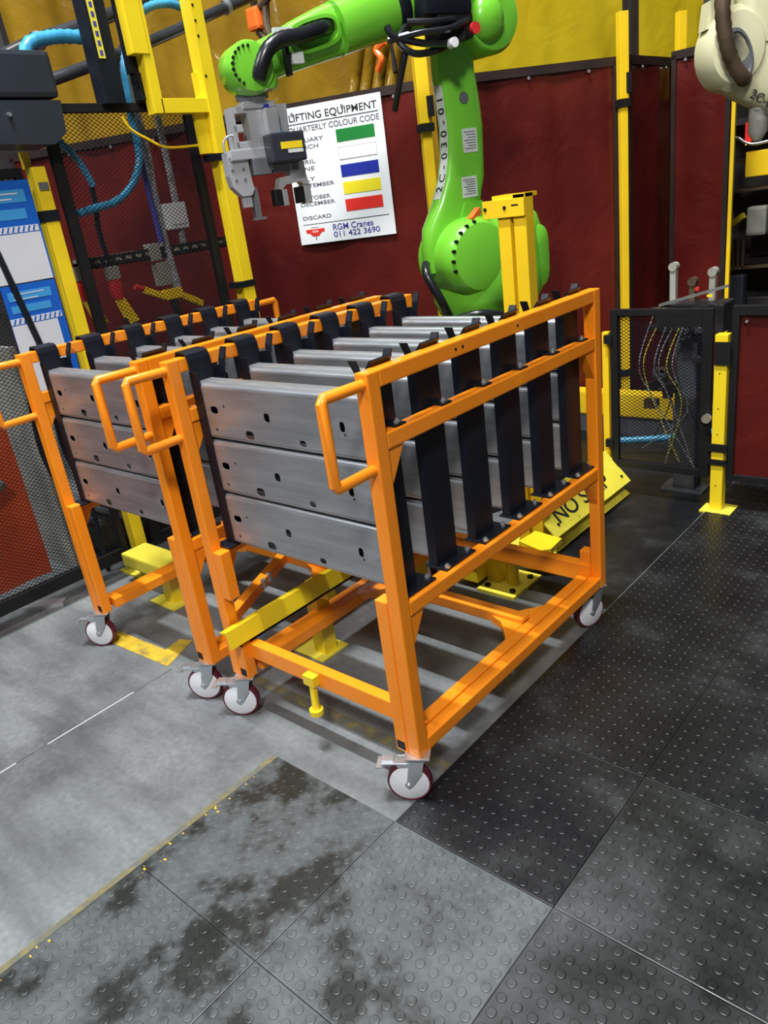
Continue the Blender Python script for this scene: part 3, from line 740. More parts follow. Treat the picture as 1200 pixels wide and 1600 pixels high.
# welding fixture behind the gate
r = thing('welding_fixture', 'grey pedestal fixture with clamps and hanging wires behind the mesh gate', 'fixture', (-.215, 2.47, 0))
b = MB(); b.box(-.11, .1, -.08, .08, .0005, .012); b.build('base_plate', 'machine_grey', r)
b = MB(); b.box(-.055, .05, -.05, .05, .012, .8, bevel=.004); b.build('column', 'machine_grey', r)
b = MB(); b.box(-.13, .17, -.07, .08, .8, .93, bevel=.006); b.build('head', 'machine_dark', r)
b = MB(); b.bar((-.12, -.08, .93), (.19, -.08, 1.01), .012); b.build('top_tube', 'zinc', r)
for x_, h_, m_ in ((-.09, .16, 'pale_block'), (.0, .09, 'machine_brown'), (.09, .13, 'pale_block')):
    b = MB(); b.box(x_ - .014, x_ + .014, .0, .03, .93, .93 + h_, bevel=.003); b.cyl((x_, -.005, .93 + h_), (x_, .035, .93 + h_), .02); b.build('clamp', m_, r)
rn = random.Random(5)
for k in range(14):
    b = MB(); x_ = rn.uniform(-.2, .12); z_ = rn.uniform(.45, .92); s_ = rn.uniform(.015, .035)
    b.box(x_ - s_, x_ + s_, -.09, -.05, z_ - s_ * .7, z_ + s_ * .7, bevel=.003); b.build('valve_block', rn.choice(['machine_grey', 'machine_brown', 'alu_dark', 'machine_dark']), r)
for k in range(9):
    x_ = rn.uniform(-.17, .05); x2 = rn.uniform(-.2, .18); b = MB()
    b.tube([(x_, -.09, rn.uniform(.8, .9)), (x_ - .06, -.11, .65), (x_ + .02, -.12, rn.uniform(.4, .5)), (x2, -.1, rn.uniform(.12, .3))], .0028, n=6); b.build('cable', rn.choice(['pale_band', 'rubber_hose', 'yellow_worn']), r)
b = MB(); b.cyl((.03, -.01, .99), (.03, -.02, .99), .009); b.build('button', 'red', r)
b = MB(); b.box(.1, .125, -.09, -.085, .965, .975); b.build('indicator', 'yellow_bright', r)
r = thing('guard_barrier', 'low yellow guard barrier seen through the mesh gate', 'barrier', (-1.0, 3.15, 0))
b = MB(); b.box(-.3, .45, 0, .1, .12, .27, bevel=.01); b.build('beam', 'yellow', r)
b = MB(); b.box(.49, .62, 0, .1, .0005, .6, bevel=.01); b.build('upright', 'yellow', r)
b = MB(); b.box(-.3, .45, .01, .09, .0005, .12); b.build('plinth', 'machine_grey', r)
b = MB(); b.tube([(-.75, 2.8, .09), (-.5, 2.9, .1), (-.2, 3.1, .12)], .02); tag(b.build('air_hose', 'blue_hose', smooth=True), 'blue hose lying on the floor seen through the mesh gate', 'hose')

# ------------------------------------------------------------------ green robot
RB = (-1.1, 2.1, 0); RA = math.atan2(-.944, -.33)
def rl(name, label, cat): return thing(name, label, cat, RB, RA)
r = rl('robot_arm', 'lime green industrial robot arm reaching left over the carts', 'robot')
def ring(c, ex, ey, a, b_, n=28, p=2.0):
    c = Vector(c); ex = Vector(ex); ey = Vector(ey); out = []
    for k in range(n):
        t = 2 * math.pi * k / n; ct, st = math.cos(t), math.sin(t)
        out.append(c + ex * a * math.copysign(abs(ct) ** (2 / p), ct) + ey * b_ * math.copysign(abs(st) ** (2 / p), st))
    return out
X_, Y_, Z_ = (1, 0, 0), (0, 1, 0), (0, 0, 1)
b = MB(); b.box(-.25, .25, -.25, .25, .0005, .7, bevel=.01); b.build('riser', 'machine_dark', r)
b = MB(); b.cyl((0, 0, .7), (0, 0, 1.0), .19, .18, n=36); b.build('base', 'black', r, smooth=True)
# turret: squat rounded body with a rear hump
b = MB()
secs = [(-.0, .955, .2, .16), (-.01, .98, .25, .18), (-.015, 1.05, .285, .2), (-.03, 1.15, .285, .19), (-.03, 1.26, .285, .185), (-.05, 1.34, .26, .18), (-.08, 1.4, .21, .16), (-.12, 1.43, .14, .12), (-.14, 1.44, .06, .05)]
b.rings([ring((c_, 0, z), X_, Y_, a, w, 36, 2.6) for c_, z, a, w in secs]); b.build('turret', 'green', r, smooth=True)
b = MB(); b.rings([ring((.14, n_, 1.25), X_, Z_, a, a, 36) for n_, a in ((-.12, .15), (-.1, .175), (.1, .18), (.15, .175), (.18, .15), (.19, .1), (.19, .02))]); b.build('shoulder_drum', 'green', r, smooth=True)
b = MB()
for k in range(7):
    a = math.radians(100 + k * 16); b.cyl((.14 + math.cos(math.pi - a) * .158, .165, 1.25 + math.sin(a) * .158), (.14 + math.cos(math.pi - a) * .158, .182, 1.25 + math.sin(a) * .158), .0075, n=8)
b.build('bolt', 'black_flat', r)
b = MB(); b.rings([ring((-.155, n_, 1.2), X_, Z_, a, a * 1.12, 30, 4) for n_, a in ((.08, .135), (.15, .135), (.16, .12), (.16, .01))]); b.build('motor_cover', 'green', r, smooth=True)
b = MB(); b.bar((.1, .12, 1.45), (.17, .15, 1.41), .03, .03); b.build('hard_stop', 'orange_plastic', r)
# lower arm
b = MB()
la = [(1.2, .17, .13, .075), (1.3, .165, .15, .08), (1.4, .15, .145, .085), (1.5, .105, .125, .09), (1.6, .065, .115, .09), (1.7, .05, .105, .088), (1.81, .042, .104, .086), (1.93, .05, .104, .084), (2.03, .062, .1, .082), (2.1, .06, .1, .085), (2.2, .03, .12, .09)]
b.rings([ring((c_ + .03, 0, z), X_, Y_, a, w * .66, 32, 3.4) for z, c_, a, w in la]); b.build('lower_arm', 'green', r, smooth=True)
b = MB(); b.prism([(.03, 1.42), (.16, 1.42), (.13, 1.49), (.03, 1.49)], 'y', .05, .066); b.build('side_rib', 'green', r)
b = MB(); b.cyl((.085, .05, 1.925), (.085, .06, 1.925), .024, n=24); b.build('round_plug', 'alu_dark', r, label='grey round plug')
for (x0, x1, z0, z1) in ((.03, .11, 1.70, 1.8), (.05, .135, 1.51, 1.6)):
    b = MB(); b.box(x0, x1, .054, .0605, z0, z1); o = b.build('label', 'label', r, label='white printed label')
    b = MB()
    for k in range(7):
        z = z1 - .014 - k * (z1 - z0 - .02) / 7; b.box(x0 + .008, x1 - .008 - (k % 3) * .01, .0606, .0609, z - .0025, z + .001)
    b.build('label_print', 'ink_grey', o)
# white id strip on the front-left edge of the lower arm
b = MB(); strip = []
sp = [(1.5, .26), (1.6, .21), (1.7, .185), (1.81, .176), (1.93, .184), (2.0, .19)]
def edge_x(z):
    for (za, xa), (zb_, xb) in zip(sp, sp[1:]):
        if za <= z <= zb_: t = (z - za) / (zb_ - za); return xa + (xb - xa) * t
    return sp[0][1] if z < sp[0][0] else sp[-1][1]
v0 = []; v1 = []
for k in range(15):
    z = 1.52 + k * .465 / 14; e = edge_x(z)
    v0.append(b.bm.verts.new((e + .0015, -.012, z))); v1.append(b.bm.verts.new((e - .004, .034, z)))
for k in range(14): b.bm.faces.new((v0[k], v1[k], v1[k + 1], v0[k + 1]))
ids = b.build('identity_strip', 'label', r, label='white strip with black robot number')
ids_me = ids.data; 
mod = ids.modifiers.new('thick', 'SOLIDIFY'); mod.thickness = .003; mod.offset = 0
for ch, z in zip('2C-030-01', [1.56 + k * .046 for k in range(9)]):
    me = text_mesh(ch, .056, 'ink', align='CENTER', extrude=.0008)
    o = link('lettering', me, ids)
    sl = (edge_x(z + .02) - edge_x(z - .02)) / .04
    ex = Vector((sl, 0, 1)).normalized()            # reading direction: upward
    nrm = Vector((.046, .0055, 0)).normalized(); ey = nrm.cross(ex).normalized(); nrm = ex.cross(ey).normalized()
    e = edge_x(z)
    p = Vector((e - .0012, .011, z)) + nrm * .0025 - ey * .02
    o.matrix_local = Matrix.Translation(p) @ Matrix((ex, ey, nrm)).transposed().to_4x4()
# elbow and forearm
b = MB(); b.rings([ring((-.065, n_, 2.23), X_, Z_, a, a, 36) for n_, a in ((-.15, .12), (-.13, .14), (.09, .15), (.115, .135), (.125, .1), (.125, .01))]); b.build('elbow_drum', 'green', r, smooth=True)
b = MB(); b.rings([ring((-.02, n_, 2.215), X_, Z_, a, a * 1.05, 30) for n_, a in ((.11, .085), (.145, .08), (.165, .062), (.175, .035), (.178, .005))]); b.build('elbow_cap', 'green', r, smooth=True)
b = MB()
fa = [(-.16, 2.37, .1, .1), (-.08, 2.37, .13, .14), (.1, 2.345, .14, .14), (.3, 2.31, .13, .125), (.42, 2.285, .118, .115), (.55, 2.25, .108, .105), (.66, 2.215, .1, .098)]
dirf = Vector((1, 0, -.22)).normalized(); upf = Vector((.22, 0, 1)).normalized()
b.rings([ring((u, 0, z), Y_, upf, w, a, 32, 2.4) for u, z, a, w in fa]); b.build('forearm', 'green', r, smooth=True)
b = MB(); b.rings([ring((u, 0, z), Y_, upf, a, a, 32, 2.4) for u, z, a in ((.36, 2.298, .125), (.37, 2.3, .13), (.4, 2.292, .128), (.41, 2.288, .122))]); b.build('forearm_ring', 'black', r, smooth=True)
b = MB()
fb = [(.63, 2.222, .1, .07), (.72, 2.2, .094, .055), (.84, 2.165, .085, .045), (.93, 2.135, .075, .05), (1.0, 2.11, .075, .06), (1.06, 2.09, .085, .068), (1.11, 2.075, .078, .06), (1.145, 2.065, .05, .04)]
b.rings([ring((u, -.015, z), Y_, upf, w, a, 28, 3.0) for u, z, a, w in fb]); b.build('wrist_fork', 'green', r, smooth=True)
b = MB(); b.rings([ring((1.07, n_, 2.088), X_, Z_, a, a, 32) for n_, a in ((-.08, .08), (-.06, .095), (.05, .095), (.07, .085), (.075, .06), (.075, .005))])
b.rings([ring((1.04, 0, z), X_, Y_, a, .065, 28, 3.0) for z, a in ((2.08, .085), (2.025, .085), (2.012, .07))]); b.build('wrist_head', 'green', r, smooth=True)
b = MB()
for k in range(10):
    a = math.radians(95 - k * 17); b.cyl((1.085 + math.cos(a) * .068, .068, 2.09 + math.sin(a) * .068), (1.085 + math.cos(a) * .068, .079, 2.09 + math.sin(a) * .068), .0055, n=7)
b.build('bolt', 'black_flat', r)
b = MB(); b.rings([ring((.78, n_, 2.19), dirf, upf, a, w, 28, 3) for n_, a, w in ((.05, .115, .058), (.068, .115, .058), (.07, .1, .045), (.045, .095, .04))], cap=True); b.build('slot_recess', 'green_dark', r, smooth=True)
b = MB(); b.tube([(.7, .03, 2.22), (.76, .07, 2.205), (.86, .088, 2.18), (.95, .095, 2.168), (1.01, .095, 2.135), (1.045, .085, 2.08), (1.055, .07, 2.045)], .029, n=16, beads=.03); b.build('dress_hose', 'rubber_hose', r, smooth=True, label='thick black cable hose')
b = MB(); b.box(.91, .925, .04, .075, 2.05, 2.17); b.build('cable_tie', 'black_flat', r)
for q in ((.85, .9, .05, .072, 2.09, 2.13), (.88, .96, .05, .07, 2.195, 2.215)):
    b = MB(); b.box(*q); b.build('clear_cover', 'label', r)
b = MB(); b.box(.1, .34, .05, .2, 2.215, 2.5, bevel=.03); b.build('motor', 'black', r, smooth=True, label='glossy black motor housing')
b = MB(); b.box(.1, .28, .08, .19, 2.13, 2.225, bevel=.012); b.build('connector_block', 'black_flat', r)
for q in ([(.1, .15, 2.18), (.2, .2, 2.12), (.33, .17, 2.12), (.45, .12, 2.16), (.47, .1, 2.2)], [(.12, .18, 2.2), (.25, .22, 2.16), (.36, .18, 2.16), (.47, .1, 2.15)], [(.15, .12, 2.14), (.26, .16, 2.1), (.38, .15, 2.09), (.43, .12, 2.14), (.38, .1, 2.2)], [(.2, .19, 2.2), (.3, .21, 2.19), (.41, .16, 2.2)], [(.4, .12, 2.12), (.42, .1, 2.04), (.43, .02, 1.9)]):
    b = MB(); b.tube(q, .014, n=9); b.build('cable', 'rubber_hose', r, smooth=True)
b = MB(); b.cyl((.1, .17, 2.165), (.1, .205, 2.165), .023, n=20); b.build('button', 'red', r, label='round red cap')
b = MB(); b.cyl((.235, .2, 2.11), (.235, .235, 2.11), .019, n=20); b.build('connector', 'nylon', r, label='round white connector')
for q in ([(.3, .1, 1.0), (.36, .14, 1.08), (.4, .1, 1.2), (.37, .05, 1.25)], [(.28, .12, .98), (.2, .2, 1.0), (.1, .23, .98), (.0, .24, .96)], [(.3, .1, 1.0), (.28, .12, .85), (.3, .1, .7)]):
    b = MB(); b.tube(q, .02, n=10); b.build('cable', 'rubber_hose', r, smooth=True)

# gripper
g = thing('gripper', 'machined aluminium gripper with black motor box hanging from the green robot wrist', 'gripper', (RB[0] - .33 * 1.05, RB[1] - .944 * 1.05, 1.5), RA)
S_ = .95; g.scale = (S_, S_, S_); g.location = Vector(g.location) + Vector((.944, -.33, 0)) * -.035 + Vector((-.33, -.944, 0)) * .012 + Vector((0, 0, .02))
def gx(u): return u - 1.05
def gz(z): return z - 1.5
def gbox(nm_, mat, u0, u1, n0, n1, z0, z1, bv=.003, lab=None):
    b = MB(); b.box(gx(u0), gx(u1), n0, n1, gz(z0), gz(z1), bevel=bv); return b.build(nm_, mat, g, label=lab)
b = MB(); b.cyl((gx(1.04), 0, gz(2.012)), (gx(1.04), 0, gz(1.995)), .07, n=30); b.build('flange', 'alu_dark', g, smooth=True)
b = MB(); b.cyl((gx(1.04), 0, gz(1.995)), (gx(1.04), 0, gz(1.975)), .06, n=30); b.build('adapter_disc', 'alu', g, smooth=True)
gbox('mounting_plate', 'alu', .965, 1.11, -.05, .055, 1.955, 1.98)
b = MB()
b.prism([(gx(1.165), gz(1.965)), (gx(.91), gz(1.965)), (gx(.915), gz(1.86)), (gx(1.0), gz(1.8)), (gx(1.095), gz(1.8)), (gx(1.095), gz(1.94)), (gx(1.15), gz(1.94)), (gx(1.15), gz(1.81)), (gx(1.17), gz(1.81))], 'y', -.03, .045)
b.build('housing', 'alu', g)
gbox('side_web', 'alu', 1.095, 1.165, -.03, .045, 1.805, 1.835)
gbox('side_web', 'alu', 1.12, 1.165, -.03, .045, 1.87, 1.9)
gbox('actuator_rib', 'alu', .97, 1.03, .045, .085, 1.84, 1.95, .006)
gbox('mini_valve', 'sw_blue', 1.0, 1.02, .045, .07, 1.945, 1.965, .002)
gbox('motor_box', 'grey_box', .885, 1.045, .045, .125, 1.735, 1.85, .008, 'black motor box')
gbox('warning_label', 'yellow_bright', .9, 1.0, .1245, .1265, 1.785, 1.812, .0005, 'yellow warning label')
gbox('data_label', 'label', .9, .97, .1245, .1265, 1.768, 1.782, .0005)
gbox('blue_tab', 'poster_sky', .955, .972, .05, .07, 1.85, 1.863, .001)
gbox('cross_slide', 'alu', 1.0, 1.2, -.03, .05, 1.765, 1.805)
gbox('slide_block', 'alu_dark', 1.03, 1.11, -.02, .055, 1.7, 1.765)
gbox('slide_cover', 'alu', .99, 1.05, .0, .05, 1.715, 1.765)
b = MB(); b.prism([(gx(1.215), gz(1.8)), (gx(1.125), gz(1.8)), (gx(1.12), gz(1.68)), (gx(1.115), gz(1.65)), (gx(1.13), gz(1.625)), (gx(1.175), gz(1.625)), (gx(1.21), gz(1.665)), (gx(1.217), gz(1.71))], 'y', -.02, .035); b.build('jaw', 'alu', g)
for (u, z) in ((1.2, 1.775), (1.15, 1.775), (1.2, 1.73), (1.15, 1.73), (1.19, 1.69), (1.15, 1.69)):
    b = MB(); b.cyl((gx(u), .034, gz(z)), (gx(u), .038, gz(z)), .006, n=10); b.build('screw', 'alu_dark', g)
gbox('jaw_tip', 'alu', 1.13, 1.168, -.01, .025, 1.578, 1.628)
gbox('finger', 'alu_dark', 1.095, 1.122, -.015, .02, 1.53, 1.655)
gbox('finger_foot', 'alu_dark', 1.075, 1.13, -.015, .02, 1.522, 1.532, .001)
gbox('jaw_arm', 'alu_dark', .9, 1.02, .01, .06, 1.7, 1.735)
gbox('jaw_arm', 'alu', .875, .95, .01, .06, 1.665, 1.735)
b = MB(); b.prism([(gx(1.0), gz(1.68)), (gx(.875), gz(1.69)), (gx(.865), gz(1.635)), (gx(.89), gz(1.635)), (gx(.905), gz(1.655)), (gx(.975), gz(1.65)), (gx(1.0), gz(1.63)), (gx(1.015), gz(1.635))], 'y', .01, .06); b.build('fork_bracket', 'alu', g)
gbox('claw', 'black_flat', 1.0, 1.035, .01, .06, 1.568, 1.635)
gbox('claw_plate', 'alu', .975, 1.0, .01, .06, 1.565, 1.632)
gbox('claw', 'black_flat', .895, .925, .01, .06, 1.568, 1.635)
gbox('claw_plate', 'alu', .862, .895, .01, .06, 1.563, 1.645)
b = MB(); b.tube([(gx(1.15), .03, gz(1.86)), (gx(1.19), .03, gz(1.86)), (gx(1.215), .03, gz(1.835)), (gx(1.215), .03, gz(1.795))], .005, n=8); b.build('air_tube', 'pale_band', g, smooth=True)
b = MB(); b.tube([(gx(1.02), .06, gz(1.8)), (gx(1.035), .07, gz(1.76)), (gx(1.0), .07, gz(1.74))], .004, n=8); b.build('air_tube', 'zinc', g, smooth=True)

# ------------------------------------------------------------------ white robot at upper right
r = thing('robot_arm', 'cream white robot arm entering at the upper right corner', 'robot', (-.2, 3.2, 1.2))
fwd = Vector((.69, -.72, 0)); rg_ = Vector((.752, .647, -.12)).normalized()
def wp(a, z, d=0): # a along camera-right-ish horizontal, z up, d toward viewer
    return Vector((.758 * a + .65 * d, .652 * a - .75 * d, z))
ea = Vector((.758, .652, 0)); ed = Vector((.65, -.76, 0)); ezv = Vector((0, 0, 1))
b = MB()
# rounded knee
b.rings([ring(wp(-.13, .79, d), ea, ezv, a, a * 1.25, 30) for d, a in ((-.1, .11), (-.08, .14), (.06, .145), (.1, .12), (.11, .05))]); b.build('elbow', 'cream', r, smooth=True)
b = MB(); dr = (ea * .86 + ezv * -.52).normalized(); up_ = (ea * .52 + ezv * .86).normalized()
b.rings([ring(wp(-.12, .76) + dr * t, ed, up_, .09, a, 24, 3) for t, a in ((-.02, .14), (.1, .15), (.25, .14), (.5, .12), (.8, .12))]); b.build('forearm', 'cream', r, smooth=True)
b = MB(); b.rings([ring(wp(-.01, .85) + ezv * t + ea * t * .05, ea, ed, a, .09, 24, 3) for t, a in ((-.05, .1), (.12, .12), (.3, .11), (.8, .13))]); b.build('upper_arm', 'cream', r, smooth=True)
b = MB(); b.rings([ring(wp(-.13, .76, d), ea * .94 + ezv * .3, ezv * .94 + ea * -.3, a, a * 2.0, 28) for d, a in ((.09, .06), (.118, .058), (.12, .05), (.11, .045))]); b.build('slot_shade_disc', 'alu_dark', r, smooth=True)  # dark grey disc stands in for the shaded slot recess
b = MB(); b.rings([ring(wp(-.2, .95, d), (ea + ezv).normalized(), (ezv - ea).normalized(), a, a * .8, 4) for d, a in ((-.05, .09), (.05, .09))]); b.build('bracket', 'cream', r)
b = MB(); b.tube([tuple(wp(-.235, 1.3, .13)), tuple(wp(-.235, 1.0, .15)), tuple(wp(-.22, .86, .15)), tuple(wp(-.18, .74, .14)), tuple(wp(-.12, .66, .13)), tuple(wp(-.09, .66, .08))], .034, n=14, beads=.05); b.build('dress_hose', 'machine_brown', r, smooth=True, label='dusty grey-brown cable hose')
me = text_mesh('2C-040-01', .058, 'ink', extrude=.0008)
o = link('lettering', me, r); nn = dr.cross(up_).normalized()
o.matrix_local = Matrix.Translation(wp(-.07, .575, 0) + (-dr.cross(ed).normalized() * 0) + ed * .093) @ Matrix((dr, up_, nn)).transposed().to_4x4()
b = MB(); b.rings([ring(wp(.02, z), ea, ed, a, a, 20) for z, a in ((.62, .02), (.56, .045), (.42, .045), (.38, .02))]); b.rings([ring(wp(.1, z), ea, ed, a, a, 20) for z, a in ((.6, .02), (.54, .035), (.45, .035), (.4, .02))])
b.build('weld_tool', 'pale_block', r, smooth=True)
b = MB(); b.cyl(wp(-.16, 1.3, .03), wp(-.16, 1.0, .03), .008); b.cyl(wp(-.17, 1.12, .03), wp(-.17, 1.08, .03), .025); b.build('cable_clip', 'black_flat', r)

# ------------------------------------------------------------------ machinery beyond the last curtain, right edge
def clutter(name, label, cat, loc, w, d, h, seed, mats, n=10):
    r = thing(name, label, cat, loc); rn = random.Random(seed)
    for sx in (-w / 2, w / 2):
        for sy in (0, d):
            b = MB(); b.box(sx - .025, sx + .025, sy - .025, sy + .025, .0005, h); b.build('upright', mats[0], r)
    for k in range(6):
        z = h * (k + 1) / 6 - .02; b = MB(); b.box(-w / 2, w / 2, 0, d, z - .02, z + .02); b.build('shelf', mats[0], r)
    b = MB(); b.box(-w / 2, w / 2, d, d + .02, .02, h); b.build('back_panel', 'wall', r)
    for k in range(n):
        x = rn.uniform(-w / 2 + .08, w / 2 - .08); z = .005 + h * (rn.randrange(1, 6)) / 6; s_ = rn.uniform(.05, .1)
        b = MB()
        if rn.random() < .5: b.box(x - s_, x + s_, .02, .2, z, z + s_ * rn.uniform(1, 2.4), bevel=.01)
        else: b.cyl((x, .1, z), (x, .1, z + s_ * 2), s_ * .7, s_ * .5)
        b.build('machine_unit', rn.choice(mats), r)
    return r
r = clutter('machine_rack', 'dark rack of machine parts beyond the last red curtain at the right edge', 'rack', (-.3, 4.5, 0), 1.2, .4, 2.6, 3, ['machine_dark', 'machine_brown', 'machine_grey', 'machine_dark'], 26)
def rx(v): return v + .3
b = MB(); b.box(rx(-.72), rx(-.58), -.12, -.04, .0005, .77, bevel=.01); b.build('cabinet', 'grey_box', r)
b = MB(); b.box(rx(-.6), rx(-.45), -.12, -.02, 1.38, 1.53, bevel=.005); b.build('panel', 'yellow', r, label='bright yellow machine panel')
b = MB(); b.box(rx(-.575), rx(-.45), -.14, -.06, 1.02, 1.2, bevel=.02); b.build('block', 'pale_block', r)
b = MB(); b.box(rx(-.61), rx(-.55), -.12, -.08, 1.59, 1.7); b.build('panel', 'sw_red', r)
b = MB(); b.box(rx(-.6), rx(-.575), -.14, -.125, 1.57, 1.585); b.build('indicator_lamp', 'lamp_orange', r)
b = MB(); b.tube([(rx(-.72), -.1, 1.6), (rx(-.65), -.14, 1.62), (rx(-.55), -.14, 1.57), (rx(-.3), -.1, 1.6)], .009); b.build('pipe', 'zinc', r, smooth=True)
b = MB(); b.bar((rx(-.68), -.08, 1.1), (rx(-.6), -.1, 1.15), .035); b.build('bracket', 'yellow_worn', r)
for k in range(4):
    b = MB(); b.box(rx(-.7 + k * .03), rx(-.685 + k * .03), -.08, -.06, .82, 1.0); b.build('wire_rack_bar', 'machine_brown', r)
for z_ in (.81, 1.3, 1.48):
    b = MB(); b.bar((rx(-.74), -.06, z_), (rx(-.4), -.06, z_ + .01), .02); b.build('rail', 'machine_brown', r)

# ------------------------------------------------------------------ left safety fence
FX = -2.17
r = thing('mesh_fence', 'tall black framed mesh panel between the far left and the stout yellow post', 'fence', (FX, .57, 0))
fl = .76
for nm_, q in (('stile', (-.015, .015, 0, .045, .1, 2.09)), ('stile', (-.015, .015, fl - .045, fl, .1, 2.09)), ('top_rail', (-.015, .015, .045, fl - .045, 2.055, 2.09)), ('bottom_rail', (-.015, .015, .045, fl - .045, .1, .16))):
    b = MB(); b.box(*q, bevel=.002); b.build(nm_, 'black_flat', r)
b = mesh_panel(.045, fl - .045, .16, 2.055, .025, .0022, plane='x', slope=.7); b.build('mesh', 'black', r, kind='stuff')
r = thing('mesh_fence', 'black mesh fence panel at the far left carrying blue and white notices', 'fence', (FX - .01, -.95, 0))
fl = 1.38
for nm_, q in (('stile', (-.015, .015, 0, .045, .1, 1.86)), ('stile', (-.015, .015, fl - .03, fl, .1, 1.86)), ('top_rail', (-.015, .015, .045, fl - .03, 1.825, 1.86)), ('bottom_rail', (-.015, .015, .045, fl - .03, .1, .16))):
    b = MB(); b.box(*q, bevel=.002); b.build(nm_, 'black_flat', r)
b = mesh_panel(.045, fl - .03, .16, 1.825, .025, .0022, plane='x', slope=.7); b.build('mesh', 'black', r, kind='stuff')
b = MB(); b.tube([(.03, 1.17, 1.6), (.035, 1.2, 1.4), (.035, 1.24, 1.15), (.03, 1.27, .96)], .014); b.build('hanging_strap', 'black', r)
r = thing('mesh_fence', 'low black mesh panel behind the far left cart, past the second yellow post', 'fence', (FX + .02, 1.42, 0), -.25)
for nm_, q in (('stile', (-.015, .015, 0, .04, .1, .9)), ('stile', (-.015, .015, .5, .54, .1, .9)), ('top_rail', (-.015, .015, .04, .5, .87, .9)), ('bottom_rail', (-.015, .015, .04, .5, .1, .15))):
    b = MB(); b.box(*q, bevel=.002); b.build(nm_, 'black_flat', r)
b = mesh_panel(.04, .5, .15, .87, .03, .0026, plane='x', slope=.7); b.build('mesh', 'black', r, kind='stuff')

r = thing('fence_post', 'yellow post at far left beside the blue and white notices', 'post', (-2.19, .5, 0), 0, 'yellow fence posts')
b = MB(); b.box(-.03, .03, -.03, .03, .01, 1.86, bevel=.003); b.build('post', 'yellow_bright', r)
b = MB(); b.box(-.09, .09, -.09, .09, .0005, .01); b.build('base_plate', 'yellow_worn', r)
b = MB(); b.box(-.065, -.04, -.02, .01, 1.86, 1.925); b.build('thin_upright', 'yellow', r)
for z in (1.67, .42):
    b = MB(); b.box(-.034, .034, -.036, .036, z - .022, z + .022); b.build('clamp', 'black', r)
b = MB(); b.box(.03, .036, -.02, .02, 1.77, 1.8); b.build('hook_plate', 'alu_dark', r)
r = thing('fence_post', 'tall stout yellow post with bracket arms at the right of the mesh fence', 'post', (-2.08, 1.38, 0), 0, 'yellow fence posts')
b = MB(); b.box(-.035, .035, -.035, .035, .01, 2.75, bevel=.003); b.build('post', 'yellow_bright', r)
b = MB(); b.box(-.09, .09, -.09, .09, .0005, .01); b.build('base_plate', 'yellow_worn', r)
b = MB(); b.box(-.02, .03, -.29, -.035, 2.03, 2.09, bevel=.002); b.build('bracket_arm', 'yellow_bright', r)
b = MB(); b.box(-.03, .03, -.33, -.28, 2.03, 2.9, bevel=.002); b.build('upright', 'yellow_bright', r)
b = MB(); b.box(-.02, .035, -.38, -.3, 2.26, 2.9, bevel=.002); b.build('side_plate', 'yellow_bright', r)
b = MB(); b.prism([(-.1, 1.86), (-.04, 1.86), (-.035, 2.05), (-.035, 2.2), (-.06, 2.2), (-.06, 2.1), (-.1, 2.08)], 'x', -.02, .0); b.build('gusset', 'yellow_bright', r)
b = MB()
for z in (2.18, 2.34, 2.4, 2.46): b.cyl((.034, -.02, z), (.037, -.02, z), .006, n=8)
b.build('screw_hole', 'black_flat', r)
for z in (1.84, 1.25):
    b = MB(); b.box(-.04, .04, -.07, .04, z - .015, z + .015); b.build('clamp', 'black', r)

# notices
def notice(y0, y1, z0, z1, label):
    r = thing('notice', label, 'poster', (FX + .019, y0, z0))
    w = y1 - y0; h = z1 - z0
    b = MB(); b.box(0, .004, 0, w, 0, h); b.build('board', 'poster_blue', r)
    hh = .17 if h < .45 else .13
    b = MB(); b.box(.004, .005, .02, w - .03, h - hh * .48, h - hh * .2); b.build('header_print', 'poster_sky', r)
    b = MB(); b.box(.004, .005, .02, w - .045, h - hh * .85, h - hh * .62); b.build('header_print', 'poster_sky', r)
    for q in range(2):
        b = MB(); b.box(.005, .0056, .04, w - .06 - .03 * q, h - hh * .3 - .02 * q, h - hh * .27 - .02 * q); b.build('small_print', 'paper', r)
    b = MB(); b.box(.004, .0052, 0, w - (.008 if h < .45 else .035), .0 if h < .45 else .03, h - hh - .028); b.build('paper_sheet', 'paper', r)
    b = MB(); b.box(.004, .0048, 0, w - .01, h - hh - .024, h - hh); b.build('striped_border', 'paper', r)
    for q in range(10):
        b = MB(); b.bar((.0052, .012 + q * .022, h - hh - .022), (.0052, .022 + q * .022, h - hh - .002), .006, .001, up=(1, 0, 0)); b.build('border_stripe', 'poster_blue', r)
    return r, w, h
r, w, h = notice(.19, .435, 1.43, 1.815, 'upper blue and white notice on the fence at far left')
r, w, h = notice(.195, .43, .86, 1.425, 'lower blue and white notice sheet on the fence at far left')
b = MB()
for q in range(4): b.box(.0056, .0062, w - .1, w - .085, .12 + q * .03, .135 + q * .03)
b.box(.0056, .006, w - .15, w - .148, .06, .25); b.build('small_print', 'ink', r)

